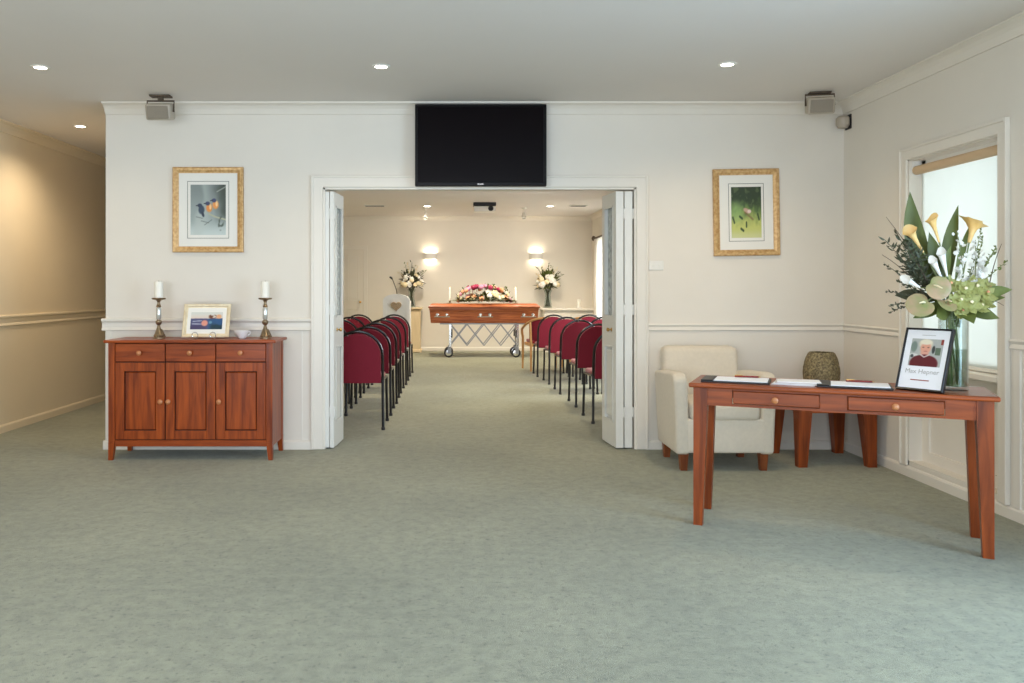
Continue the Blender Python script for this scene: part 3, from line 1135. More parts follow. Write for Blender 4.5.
for sx in (-1, 1):
    bx('side_panel', M_WOODZ, sb, sx * (HW - .012) - .008, sx * (HW - .012) + .008, -HD + .046, HD - .046, .10, .858)
b = B()
box(b, -HW + .046, HW - .046, -HD + .03, HD - .02, .115, .13)
box(b, -HW + .046, HW - .046, HD - .03, HD - .02, .13, .858)
box(b, -HW + .046, HW - .046, -HD + .022, -HD + .030, .13, .858)
obj('carcass', b, M_DARKGAP, sb)
b = B()
box(b, -HW + .046, HW - .046, -HD + .006, -HD + .03, .10, .146, bev=.002)
obj('apron', b, M_WOODX, sb)
xs = [-HW + .046 + k * (2 * HW - .092) / 3 for k in range(4)]
for k in range(3):
    g = .0035
    x0, x1 = xs[k] + g, xs[k + 1] - g
    dr = bx('drawer', M_WOODX, sb, x0, x1, -HD + .004, -HD + .022, .722, .852, bev=.003)
    b = B()
    lathe(b, [(.008, 0), (.008, .012), (.017, .018), (.019, .026), (.012, .034), (.002, .036)], 14, ((x0 + x1) / 2, -HD + .004, .786), mtx=Matrix.Rotation(PI / 2, 4, 'X'))
    obj('knob', b, M_KNOB, dr, smooth=True)
    b = B()
    z0, z1 = .152, .714
    s = .064
    box(b, x0, x0 + s, -HD + .004, -HD + .022, z0, z1, bev=.002)
    box(b, x1 - s, x1, -HD + .004, -HD + .022, z0, z1, bev=.002)
    box(b, x0 + s, x1 - s, -HD + .004, -HD + .022, z0, z0 + s, bev=.002)
    box(b, x0 + s, x1 - s, -HD + .004, -HD + .022, z1 - s, z1, bev=.002)
    dd = obj('door', b, M_WOODZ, sb)
    b = B()
    box(b, x0 + s + .006, x1 - s - .006, -HD + .010, -HD + .024, z0 + s + .006, z1 - s - .006, bev=.006)
    obj('door_panel', b, M_WOODZ, dd)
    kx = x1 - .025 if k == 0 else x0 + .025
    b = B()
    lathe(b, [(.008, 0), (.008, .012), (.017, .018), (.019, .026), (.012, .034), (.002, .036)], 14, (kx, -HD + .004, .43), mtx=Matrix.Rotation(PI / 2, 4, 'X'))
    obj('knob', b, M_KNOB, dd, smooth=True)


# candlesticks
def candlestick(x, y, label):
    t = thing('candlestick', label, 'candlestick', (x, y, .880), 0, 'candlesticks on the sideboard')
    b = B()
    lathe(b, [(.044, 0), (.044, .006), (.036, .012), (.038, .022), (.030, .034), (.020, .062), (.013, .085), (.010, .098), (.016, .104), (.024, .118), (.024, .128), (.014, .138), (.014, .142)], 18)
    obj('base', b, M_PEWTER, t, smooth=True)
    for k in range(3):
        a = k * 2 * PI / 3 + .5
        b = B()
        tube(b, [(.045 * math.cos(a), .045 * math.sin(a), .007), (.036 * math.cos(a), .036 * math.sin(a), .03), (.02 * math.cos(a), .02 * math.sin(a), .07)], [.009, .007, .004], 6)
        obj('foot', b, M_PEWTER, t, smooth=True)
    b = B()
    lathe(b, [(.015, .142), (.019, .152), (.019, .222), (.015, .234)], 16)
    obj('shaft', b, M_MERCURY, t, smooth=True)
    b = B()
    lathe(b, [(.014, .234), (.020, .242), (.014, .252), (.010, .268), (.013, .280), (.022, .288), (.048, .294), (.053, .302), (.050, .306), (.006, .304)], 18)
    obj('drip_dish', b, M_PEWTER, t, smooth=True)
    c = thing('pillar_candle', label.replace('ornate silver and mirrored candlestick', 'white pillar candle on the candlestick'), 'candle', (x, y, .880 + .3045), 0, 'candles on the sideboard')
    b = B()
    lathe(b, [(.0325, 0), (.0325, .118), (.029, .124), (.018, .121), (.004, .119)], 20)
    obj('wax', b, M_CANDLE, c, smooth=True)
    b = B()
    tube(b, [(0, 0, .118), (.001, 0, .132)], .0015, 5)
    obj('wick', b, M_BLACKP, c)


candlestick(-2.24, 6.20, 'ornate silver and mirrored candlestick at the corridor end of the sideboard')
candlestick(-1.435, 6.20, 'ornate silver and mirrored candlestick at the doorway end of the sideboard')

# framed print on the sideboard
fr = thing('tabletop_picture', 'cream framed landscape print leaning on a wire easel on the sideboard', 'picture', (-1.865, 6.125, .884), math.radians(4))
lean = Matrix.Translation((0, 0, .006)) @ Matrix.Rotation(math.radians(-20), 4, 'X')
holder = bpy.data.objects.new('leaning_frame', None)
FWD, FHT = .345, .262
b = B()
mitred(b, FWD, FHT, .030, .004, -.014, -.004)
bmesh.ops.translate(b, verts=b.verts, vec=(0, 0, FHT / 2))
bmesh.ops.transform(b, matrix=lean, verts=b.verts)
obj('frame', b, M_CREAMFR, fr)
b = B()
box(b, -FWD / 2 + .025, FWD / 2 - .025, -.002, .006, .025, FHT - .025)
bmesh.ops.transform(b, matrix=lean, verts=b.verts)
obj('mat_board', b, M_MATBOARD, fr)
o = picture_mesh('print', .235, .135, p_coast, 66, 40, fr, -.0032, FHT / 2 + .0)
o.data.transform(lean)
b = B()
box(b, -FWD / 2 + .012, FWD / 2 - .012, .004, .010, .012, FHT - .012)
bmesh.ops.transform(b, matrix=lean, verts=b.verts)
obj('backing', b, M_TWIG, fr)
es = thing('wire_easel', 'small silver wire easel holding the cream framed print', 'easel', (-1.865, 6.125, .880), math.radians(4))
for sx in (-.065, .065):
    b = B()
    pts = [(sx, .16, .003), (sx, .0, .003), (sx, -.045, .003), (sx, -.05, .012)]
    tube(b, pts, .0025, 6)
    loop = [(sx + .022 * math.cos(q), -.047 - .003 * math.sin(q), .030 + .022 * math.sin(q)) for q in [PI * (-.5 + 1.7 * j / 14) for j in range(15)]]
    tube(b, loop, .0025, 6)
    tube(b, [(sx, .16, .003), (sx * .5, .075, .17)], .0025, 6)
    obj('wire_hook', b, M_CHROME, es, smooth=True)

# small white jug
jg = thing('white_bowl', 'small white porcelain pouring bowl beside the cream framed print', 'bowl', (-1.595, 6.15, .880), .2)
b = B()
lathe(b, [(.020, 0), (.024, .004), (.030, .010), (.046, .055), (.048, .062), (.045, .062), (.028, .014), (.004, .010)], 22)
for v in b.verts:
    if v.co.x < 0 and v.co.z > .03:
        v.co.x *= 1 + .35 * (v.co.z / .06) * max(0, 1 - abs(v.co.y) / .03)
obj('bowl', b, M_PORC, jg, smooth=True)
b = B()
tube(b, [(.040, 0, .052), (.056, 0, .054), (.058, 0, .036), (.036, 0, .024)], .0045, 6)
obj('handle', b, M_PORC, jg, smooth=True)

# ------------------------------------------------------------------ writing table
TX, TY, TR = 1.968, 4.265, math.radians(-24.5)
TH = .757
tb = thing('writing_table', 'long reddish wooden table with two drawers standing by the window', 'table', (TX, TY, 0), TR)
TWX, TWY = .700, .222
b = B()
box(b, -TWX, TWX, -TWY, TWY, TH - .024, TH, bev=.008, seg=3)
obj('table_top', b, M_TABX, tb)
LX, LY = .690 - .012, .198
for sx in (-1, 1):
    for sy in (-1, 1):
        b = B()
        xo, yo = sx * LX, sy * LY
        prof = ((0, .046), (TH - .13, .070), (TH - .024, .070))
        rings = []
        for z, q in prof:
            rings.append([b.verts.new(p) for p in ((xo, yo, z), (xo - sx * q, yo, z), (xo - sx * q, yo - sy * q, z), (xo, yo - sy * q, z))])
        for a_, c_ in zip(rings, rings[1:]):
            for k in range(4):
                b.faces.new((a_[k], a_[(k + 1) % 4], c_[(k + 1) % 4], c_[k]))
        b.faces.new(rings[0][::-1])
        b.faces.new(rings[-1])
        obj('leg', b, M_TABZ, tb)
b = B()
AZ0, AZ1 = TH - .118, TH - .024
yF = -LY + .010
for x0, x1 in ((-LX + .07, -.482), (-.061, .061), (.482, LX - .07)):
    box(b, x0, x1, yF, yF + .018, AZ0, AZ1)
box(b, -LX + .07, LX - .07, yF + .001, yF + .018, AZ0, AZ0 + .014)
box(b, -LX + .07, LX - .07, yF + .001, yF + .018, AZ1 - .010, AZ1)
box(b, -LX + .07, LX - .07, LY - .028, LY - .010, AZ0, AZ1)
for sx in (-1, 1):
    box(b, sx * (LX - .02) - .009, sx * (LX - .02) + .009, -LY + .07, LY - .07, AZ0, AZ1)
obj('apron', b, M_TABX, tb)
for x0, x1 in ((-.478, -.065), (.065, .478)):
    b = B()
    box(b, x0, x1, yF - .006, yF + .014, AZ0 + .017, AZ1 - .012, bev=.003)
    box(b, x0 + .012, x1 - .012, yF + .014, LY - .05, AZ0 + .02, AZ1 - .02)
    dr = obj('drawer', b, M_TABX, tb)
    b = B()
    lathe(b, [(.007, 0), (.007, .012), (.015, .018), (.017, .026), (.011, .033), (.002, .035)], 14, ((x0 + x1) / 2, yF - .006, (AZ0 + AZ1) / 2), mtx=Matrix.Rotation(PI / 2, 4, 'X'))
    obj('knob', b, M_KNOB, dr, smooth=True)
RZ = Matrix.Rotation(TR, 4, 'Z')


def on_table(lx, ly, z=TH):
    p = RZ @ Vector((lx, ly, 0))
    return (TX + p.x, TY + p.y, z)


def folder(lx, ly, rot, label, penpos, plabel, penmat):
    t = thing('guest_book', label, 'book', on_table(lx, ly), TR + rot, 'open folders on the writing table')
    W_, D_ = .345, .235
    bx('cover', M_BLACKP, t, -W_ / 2, W_ / 2, -D_ / 2, D_ / 2, 0, .010, bev=.003)
    bx('edge_strip', M_BLACKP, t, -W_ / 2, -W_ / 2 + .06, -D_ / 2, D_ / 2, .010, .015, bev=.002)
    bx('page_sheet', M_PAPER, t, -W_ / 2 + .065, W_ / 2 - .012, -D_ / 2 + .014, D_ / 2 - .014, .010, .0135)
    p = RZ @ Matrix.Rotation(rot, 4, 'Z') @ Vector((penpos[0], penpos[1], 0))
    loc = Vector(on_table(lx, ly)) + Vector((p.x, p.y, .0135 + .0055))
    pen = thing('pen', plabel, 'pen', loc, TR + rot + penpos[2], 'pens on the writing table')
    b = B()
    tube(b, [(-.066, 0, 0), (-.062, 0, 0), (.045, 0, 0), (.058, 0, 0)], [.003, .0055, .0055, .005], 10)
    obj('barrel', b, penmat, pen, smooth=True)
    b = B()
    tube(b, [(.058, 0, 0), (.070, 0, 0)], [.0045, .001], 8)
    obj('tip', b, M_BRASS, pen, smooth=True)
    b = B()
    box(b, -.064, -.025, -.001, .001, .005, .0075)
    obj('clip', b, M_BRASS, pen)
    return t


folder(-.475, -.045, .02, 'open black guest book folder with white page at the armchair end of table', (.05, .085, .03), 'red pen lying across the folder at the armchair end', M_PEN)
folder(.095, -.040, .0, 'open black guest book folder with white page beside the portrait frame', (.03, .085, .0), 'red pen lying across the folder beside the portrait', M_PEN)
for k in range(4):
    o = bx('booklet', mat('booklet_%d' % k, [(214, 210, 208), (228, 226, 224), (206, 196, 190), (236, 234, 232)][k], .6, var=.05, vscale=14), None, -.105, .105, -.074, .074, 0, .004)
    o.location = on_table(-.185 + .006 * k, -.055 + .004 * k, TH + .0045 * k)
    o.rotation_euler = (0, 0, TR + .06 * (k - 1.5))
    tag(o, ['pale printed booklet at bottom of the pile between the two black folders', 'white printed booklet second from bottom of the pile between folders',
            'pinkish booklet second from top of the pile between folders', 'white booklet on top of the pile between the two black folders'][k], 'booklet', 'booklets on the writing table')

# portrait in a black frame
pf = thing('portrait_frame', 'black framed memorial portrait of a person in maroon standing on the table', 'picture frame', on_table(.375, -.140, TH + .004), math.radians(-57))
lean = Matrix.Rotation(math.radians(-20), 4, 'X')
PW, PH = .226, .318
b = B()
mitred(b, PW, PH, .010, .014, -.010, -.008, lip=.002)
bmesh.ops.translate(b, verts=b.verts, vec=(0, 0, PH / 2))
bmesh.ops.transform(b, matrix=lean, verts=b.verts)
obj('frame', b, M_BLACK, pf)
b = B()
box(b, -PW / 2 + .007, PW / 2 - .007, -.002, .004, .007, PH - .007)
bmesh.ops.transform(b, matrix=lean, verts=b.verts)
obj('sheet', b, M_PAPER, pf)
b = B()
box(b, -PW / 2 + .004, PW / 2 - .004, .010, .014, .004, PH - .004)
bmesh.ops.transform(b, matrix=lean, verts=b.verts)
obj('backing', b, M_BLACKP, pf)
b = B()
box(b, -.025, .025, -.002, .002, .0, .165)
bmesh.ops.transform(b, matrix=Matrix.Translation((0, .122, .0)) @ Matrix.Rotation(math.radians(22), 4, 'X'), verts=b.verts)
obj('strut', b, M_BLACKP, pf)
o = picture_mesh('portrait_print', .152, .140, p_portrait, 80, 74, pf, -.0030, .193, .002)
o.data.transform(lean)


def text_part(name, body, size, m, parent, loc, shear=.0):
    cu = bpy.data.curves.new(name, 'FONT')
    cu.body = body
    cu.size = size
    cu.align_x = 'CENTER'
    cu.shear = shear
    cu.extrude = .0002
    tmp = bpy.data.objects.new('tmp_text', cu)
    COL.objects.link(tmp)
    dg = bpy.context.evaluated_depsgraph_get()
    me = bpy.data.meshes.new_from_object(tmp.evaluated_get(dg))
    bpy.data.objects.remove(tmp)
    me.transform(Matrix.Translation(loc) @ Matrix.Rotation(PI / 2, 4, 'X'))
    me.materials.clear()
    me.materials.append(m)
    o = bpy.data.objects.new(name, me)
    COL.objects.link(o)
    o.parent = parent
    return o


o = text_part('lettering', 'Max Hepner', .032, M_GREYTXT, pf, (0, -.0031, .086))
o.data.transform(lean)
b = B()
box(b, -.048, .040, -.0033, -.0022, .050, .055)
bmesh.ops.transform(b, matrix=lean, verts=b.verts)
obj('red_rule', b, M_REDTXT, pf)
b = B()
box(b, -.030, .035, -.0033, -.0022, .281, .283)
bmesh.ops.transform(b, matrix=lean, verts=b.verts)
obj('grey_rule', b, M_GREYTXT, pf)


# ------------------------------------------------------------------ flowers
def blade(bm, base, tip, width, side, bend=(0, 0, 0), seg=8, fold=.25, peak=.45):
    base, tip, side, bend = Vector(base), Vector(tip), Vector(side).normalized(), Vector(bend)
    nrm = (tip - base).cross(side).normalized()
    prev = None
    for i in range(seg + 1):
        t = i / seg
        p = base.lerp(tip, t) + bend * (4 * t * (1 - t))
        wq = width * .5 * (math.sin(PI * min(1, t ** (math.log(.5) / math.log(peak))))) + .0006
        l_ = bm.verts.new(p - side * wq + nrm * wq * fold)
        c_ = bm.verts.new(p)
        r_ = bm.verts.new(p + side * wq + nrm * wq * fold)
        if prev:
            bm.faces.new((prev[0], prev[1], c_, l_))
            bm.faces.new((prev[1], prev[2], r_, c_))
        prev = (l_, c_, r_)


def aim(d, roll=0):
    """matrix turning +Z to direction d"""
    return Vector(d).to_track_quat('Z', 'Y').to_matrix().to_4x4() @ Matrix.Rotation(roll, 4, 'Z')


def calla(bm, base, d, length, r, roll=0, frill=0, flare=.75):
    """funnel with one pointed, out-rolled lip"""
    mt = Matrix.Translation(base) @ aim(d, roll)
    seg = 18
    rings = []
    for j, t in enumerate((0, .2, .4, .6, .78, .9, 1.0)):
        ring = []
        for k in range(seg):
            a = 2 * PI * k / seg
            tipf = max(0, math.cos(a)) ** 3
            rr = r * (.16 + .22 * t + flare * t ** 4 + (.75 - flare) * .6 * t)
            z = length * t
            if t > .6:
                q = (t - .6) / .4
                z += q * length * (.22 * tipf - .12 * max(0, -math.cos(a)))
                rr += q * r * (.35 * tipf)
                rr *= 1 + frill * .18 * math.sin(a * 6) * q
                z -= q * q * .08 * length
            ring.append(bm.verts.new(mt @ Vector((rr * math.cos(a), rr * math.sin(a), z))))
        rings.append(ring)
    for a_, c_ in zip(rings, rings[1:]):
        for k in range(seg):
            bm.faces.new((a_[k], a_[(k + 1) % seg], c_[(k + 1) % seg], c_[k]))


def bloom_mesh(name, m, petals=7, layers=2, cup=.5):
    b = B()
    for l in range(layers):
        n = petals - l
        for k in range(n):
            a = 2 * PI * k / n + l * .4
            up = .15 + cup * (l + .3) / layers
            d = Vector((math.cos(a), math.sin(a), up))
            s = Vector((-math.sin(a), math.cos(a), 0))
            blade(b, (0, 0, l * .08), d * (1 - .28 * l), .75 - .12 * l, s, (0, 0, -.12), seg=4, fold=-.35, peak=.6)
    bmesh.ops.create_icosphere(b, subdivisions=1, radius=.22, matrix=Matrix.Translation((0, 0, .22)))
    o = obj(name, b, m, None, smooth=True)
    me = o.data
    bpy.data.objects.remove(o)
    return me


def rose_mesh(name, m):
    b = B()
    bmesh.ops.create_icosphere(b, subdivisions=2, radius=1.0)
    for v in b.verts:
        a = math.atan2(v.co.y, v.co.x)
        ph = math.acos(max(-1, min(1, v.co.z)))
        v.co *= 1 + .16 * math.sin(a * 5 + ph * 7)
        v.co.z *= .8
    o = obj(name, b, m, None, smooth=True, angle=70)
    me = o.data
    bpy.data.objects.remove(o)
    return me


BL_WHITE = bloom_mesh('white_bloom', M_WHT)
BL_CREAM = bloom_mesh('cream_bloom', M_CRM)
BL_GREEN = bloom_mesh('green_orchid', M_GRN, 6, 2, .35)
RS_PINK = rose_mesh('pink_rose', M_PNK)
RS_MAG = rose_mesh('magenta_rose', M_MAG)
RS_CREAM = rose_mesh('cream_rose', M_CRM)
RS_PEACH = rose_mesh('peach_rose', M_ORG)
RS_WHITE = rose_mesh('white_rose', M_WHT)

# ---- tall arrangement on the writing table
VX, VY, VZ = on_table(.538, .008)
vs = thing('glass_vase', 'tall clear cylinder glass vase with water behind the portrait frame', 'vase', (VX, VY, VZ))
b = B()
lathe(b, [(.001, .0), (.062, 0), (.066, .006), (.066, .375), (.062, .375), (.060, .02), (.001, .016)], 32, cap=False)
obj('glass', b, M_GLASS, vs, smooth=True)
b = B()
lathe(b, [(.001, .018), (.0592, .022), (.0592, .20), (.001, .20)], 24, cap=False)
obj('water', b, M_WATER, vs, smooth=True)

fl = thing('flower_arrangement', 'tall bouquet of yellow callas, green orchids and leaves in the glass vase', 'flowers', (VX, VY, VZ))
random.seed(11)
heads = []


def P(px, py, dy=0.0):
    """metres relative to the vase base: right, up (given from measurements), depth"""
    return Vector(((px - 956) / 204.0, dy, (391 - py) / 204.0))


neck = Vector((0, 0, .37))


def stem_to(p, r=.004, name='stem', m=None, knee=None):
    a = random.uniform(0, 2 * PI)
    foot = Vector((.04 * math.cos(a), .04 * math.sin(a), .025))
    if r < .004:
        foot = neck - Vector((0, 0, .06)) + Vector((.03 * math.cos(a), .03 * math.sin(a), 0))
    r = min(r, .0035)
    nk = neck + Vector((max(-.045, min(.045, p.x * .25)), max(-.04, min(.04, p.y * .3)), 0))
    pts = []
    for i in range(11):
        t = i / 10
        if t < .5:
            q = t * 2
            pts.append(foot.lerp(nk, q))
        else:
            q = (t - .5) * 2
            ctrl = nk + (nk - foot) * .25 + Vector((0, 0, .06))
            pts.append(nk * (1 - q) ** 2 + ctrl * 2 * q * (1 - q) + Vector(p) * q * q)
    b = B()
    tube(b, pts, r, 6)
    return obj(name, b, m or M_STEM, fl, smooth=True)


# big strap leaves
for base, tip, wd, bend, mm in (
        (P(946, 312, .02), P(918, 190, .05), .125, (-.012, .02, 0), M_LEAF),
        (P(945, 290, .03), P(934, 232, .02), .085, (.02, 0, 0), M_LEAF),
        (P(953, 300, .03), P(966, 204, .04), .085, (-.012, 0, 0), M_LEAF),
        (P(957, 285, .0), P(972, 226, .0), .040, (.0, 0, 0), M_LEAFL),
        (P(948, 285, -.02), P(950, 246, -.03), .045, (-.01, 0, 0), M_LEAFL)):
    b = B()
    blade(b, base, tip, wd, (1, .15, 0), bend, 12, .22, .55)
    obj('strap_leaf', b, mm, fl, smooth=True)
    stem_to(base, .005)
# yellow callas
for p0, d, ln, rr, roll, frill in (
        (P(920, 253, -.05), (-.085, .02, .155), .135, .031, 2.9, 0),
        (P(937, 243, -.04), (-.032, .03, .155), .135, .027, 2.9, 0),
        (P(968, 243, -.03), (.048, .02, .13), .120, .048, .3, 1)):
    b = B()
    calla(b, p0, d, ln, rr, roll, frill)
    obj('yellow_calla', b, M_YEL, fl, smooth=True, angle=80)
    stem_to(p0, .006)
# white callas
for p0, d, ln, rr, roll in (
        (P(934, 280, -.09), (-.055, .01, .12), .110, .022, 2.8),
        (P(940, 277, -.08), (-.032, .01, .15), .130, .024, 2.8),
        (P(912, 288, -.09), (-.12, .0, .07), .085, .024, 2.8)):
    b = B()
    calla(b, p0, d, ln, rr, roll, 0, .25)
    obj('white_calla', b, M_WHT, fl, smooth=True, angle=80)
    stem_to(p0, .005)


# anthuriums: heart-shaped glossy spathe with a spadix
def anthurium(c, d, r, roll):
    mt = Matrix.Translation(c) @ aim(d, roll)
    b = B()
    ctr = b.verts.new(mt @ Vector((0, 0, -.006)))
    rim, mid = [], []
    n = 24
    for k in range(n):
        a = 2 * PI * k / n
        rr = r * (1 + .22 * math.cos(a) - .28 * math.exp(-((abs(a - PI)) / .45) ** 2))
        mid.append(b.verts.new(mt @ Vector((rr * .55 * math.cos(a), rr * .55 * math.sin(a), .004))))
        rim.append(b.verts.new(mt @ Vector((rr * math.cos(a), rr * math.sin(a), .0 - .004 * math.cos(2 * a)))))
    for k in range(n):
        b.faces.new((ctr, mid[k], mid[(k + 1) % n]))
        b.faces.new((mid[k], rim[k], rim[(k + 1) % n], mid[(k + 1) % n]))
    o = obj('anthurium', b, M_ANTH, fl, smooth=True, angle=80)
    b = B()
    tube(b, [mt @ Vector((-.012, 0, .004)), mt @ Vector((.0, 0, .02)), mt @ Vector((.022, 0, .03))], [.004, .005, .003], 8)
    obj('spadix', b, M_CRM, o, smooth=True)
    stem_to(c, .004)


anthurium(P(923, 287, -.13), (-.25, -1, .15), .056, -.6)
anthurium(P(911, 304, -.12), (-.3, -.9, .55), .062, -2.6)
anthurium(P(934, 303, -.12), (.1, -.7, .8), .045, -1.6)
# green orchids
for px, py, dy, r in ((948, 283, -.10, .052), (962, 287, -.13, .055), (953, 299, -.15, .052), (966, 301, -.15, .055), (976, 284, -.10, .056),
                      (985, 293, -.11, .054), (978, 303, -.12, .05), (992, 287, -.05, .052), (993, 300, -.04, .045), (958, 310, -.13, .04)):
    c = P(px - 7, py + 2, dy * .8)
    d = Vector((c.x * 1.2, -.9, .35 + random.uniform(-.2, .2)))
    q = aim(d, random.uniform(0, 6)).to_euler()
    o = share('green_orchid', BL_GREEN, fl, c, q, (r, r, r))
    lip = B()
    bmesh.ops.create_icosphere(lip, subdivisions=1, radius=.16, matrix=Matrix.Translation((.12, 0, .28)) @ Matrix.Diagonal((1.4, 1, .8, 1)))
    obj('orchid_lip', lip, M_CRM if random.random() < .6 else M_ORG, o, smooth=True)
    stem_to(c, .003)
# white larkspur spikes
for top, base in ((P(956, 232, -.03), P(958, 282, -.07)), (P(978, 240, .0), P(970, 280, -.06)), (P(986, 252, .03), P(975, 282, -.03))):
    b = B()
    tube(b, [base, base.lerp(top, .5) + Vector((.004, 0, 0)), top], .0022, 5)
    obj('spike_stem', b, M_STEM, fl)
    for i in range(22):
        t = i / 21
        c = base.lerp(top, t) + Vector((random.uniform(-.034, .034), random.uniform(-.035, .01), 0)) * (1.15 - .6 * t)
        r = .017 * (1.1 - .6 * t)
        share('larkspur_floret', BL_WHITE, fl, c, (random.uniform(.5, 1.8), random.uniform(-.5, .5), random.uniform(0, 6)), (r, r, r))
    stem_to(base, .003)


# leafy sprays
def spray(base, tip, n, ll, lw_, m, bend, name, spread=.9):
    base, tip = Vector(base), Vector(tip)
    b = B()
    pts = [base.lerp(tip, i / 6) + Vector(bend) * (4 * (i / 6) * (1 - i / 6)) for i in range(7)]
    tube(b, pts, [.0025 - .0002 * i for i in range(7)], 5)
    for i in range(n):
        t = .2 + .8 * i / max(1, n - 1)
        p = base.lerp(tip, t) + Vector(bend) * (4 * t * (1 - t))
        ax = (tip - base).normalized()
        sd = Vector((random.uniform(-1, 1), random.uniform(-1, 1), random.uniform(-.6, .6)))
        d = (ax * .6 + sd.normalized() * spread).normalized()
        s = d.cross(Vector((random.uniform(-1, 1), random.uniform(-1, 1), .3))).normalized()
        l_ = ll * random.uniform(.7, 1.2)
        blade(b, p, p + d * l_, lw_, s, (0, 0, -.1 * l_), 3, .2, .45)
    return obj(name, b, m, fl, smooth=True)


for tp in ((890, 240), (898, 232), (903, 243), (912, 236), (893, 256), (902, 262), (916, 252), (908, 270)):
    spray(P(934, 300, -.01), P(tp[0], tp[1], random.uniform(-.08, .06)), 26, .045, .010, M_LEAFD, (-.01, 0, .02), 'dark_leaf_spray', .8)
for tp in ((884, 264), (888, 292), (886, 306), (895, 282), (892, 312)):
    spray(P(930, 308, -.02), P(tp[0], tp[1], random.uniform(-.08, .02)), 22, .018, .010, M_LEAFD, (0, 0, .02), 'fine_leaf_sprig', .9)
for tp in ((986, 236), (995, 250), (1001, 246), (1003, 262), (990, 262), (982, 226)):
    spray(P(965, 295, .0), P(tp[0], tp[1], random.uniform(-.06, .06)), 26, .016, .009, M_LEAFL, (.01, 0, .0), 'fine_leaf_sprig', .9)
for a_, c_ in (((935, 300), (886, 217)), ((930, 305), (882, 255)), ((975, 308), (1004, 306)), ((985, 300), (1002, 244))):
    b = B()
    p0, p1 = P(*a_, -.03), P(*c_, -.02)
    tube(b, [p0.lerp(p1, i / 6) + Vector((0, 0, .03 * math.sin(PI * i / 6))) for i in range(7)], [.003 - .0003 * i for i in range(7)], 5)
    obj('twig', b, M_TWIG, fl)
# broad collar leaves
for base, tip, wd, side, mm in (
        (P(948, 312, -.05), P(922, 316, -.14), .085, (0, .5, 1), M_LEAF), (P(945, 305, -.06), P(904, 318, -.10), .075, (.2, .6, 1), M_LEAF),
        (P(955, 310, -.05), P(985, 318, -.13), .085, (0, .5, 1), M_LEAF), (P(960, 306, -.03), P(1000, 298, -.06), .08, (.2, .8, .8), M_LEAFL),
        (P(955, 312, -.06), P(956, 323, -.16), .08, (1, 0, .2), M_LEAF), (P(948, 300, .05), P(910, 296, .12), .09, (0, .8, 1), M_LEAFD),
        (P(962, 300, .05), P(1000, 310, .10), .09, (0, .8, 1), M_LEAF), (P(970, 300, -.06), P(1003, 290, -.09), .06, (0, .6, 1), M_LEAFL)):
    b = B()
    blade(b, base, tip, wd, side, (0, 0, .012), 8, .2, .5)
    obj('broad_leaf', b, mm, fl, smooth=True)
for k in range(5):
    stem_to(Vector((.03 * math.cos(k * 1.3), .03 * math.sin(k * 1.3), .42)), .005)


# ------------------------------------------------------------------ armchair and lamp table
ac = thing('armchair', 'cream upholstered armchair with short wooden feet against the wall', 'armchair', (1.855, 5.95, 0))
AWI = .325   # half width


def cushion(name, x0, x1, y0, y1, z0, z1, bev, parent, m=M_FABRIC, puff=0.0):
    b = B()
    box(b, x0, x1, y0, y1, z0, z1, bev=bev, seg=4)
    o = obj(name, b, m, parent, smooth=True, angle=60)
    return o


cushion('seat_base', -AWI + .05, AWI - .05, -.33, .20, .125, .36, .018, ac)
cushion('seat_cushion', -AWI + .085, AWI - .085, -.345, .16, .345, .475, .04, ac)
b = B()   # rolled-top back, slightly reclined
box(b, -.285, .285, .14, .30, .125, .82, bev=.055, seg=5)
for v in b.verts:
    v.co.y += (v.co.z - .125) * .12
obj('backrest', b, M_FABRIC, ac, smooth=True, angle=60)
for s in (-1, 1):
    b = B()    # arm: sloped top, flared outwards
    prof = [(-.33, .115), (.20, .115), (.24, .64), (.10, .655), (-.10, .665), (-.22, .675), (-.295, .67), (-.335, .63)]
    xa, xb = s * (AWI - .085), s * (AWI + .012)
    prism(b, prof, min(xa, xb), max(xa, xb), 'X')
    bmesh.ops.recalc_face_normals(b, faces=b.faces)
    bmesh.ops.bevel(b, geom=list(b.edges), offset=.026, segments=4, profile=.5, affect='EDGES', clamp_overlap=True)
    for v in b.verts:
        v.co.x += s * max(0, v.co.z - .2) * .04
    obj('armrest', b, M_FABRIC, ac, smooth=True, angle=60)
for sx in (-1, 1):
    for sy in (-1, 1):
        b = B()
        cx, cy = sx * .275, (-.275 if sy < 0 else .175)
        rings = []
        for z, q in ((0, .021), (.128, .030)):
            rings.append([b.verts.new((cx + i * q, cy + j * q, z)) for i, j in ((-1, -1), (1, -1), (1, 1), (-1, 1))])
        for k in range(4):
            b.faces.new((rings[0][k], rings[0][(k + 1) % 4], rings[1][(k + 1) % 4], rings[1][k]))
        b.faces.new(rings[0][::-1])
        b.faces.new(rings[1])
        obj('leg', b, M_FOOT, ac)

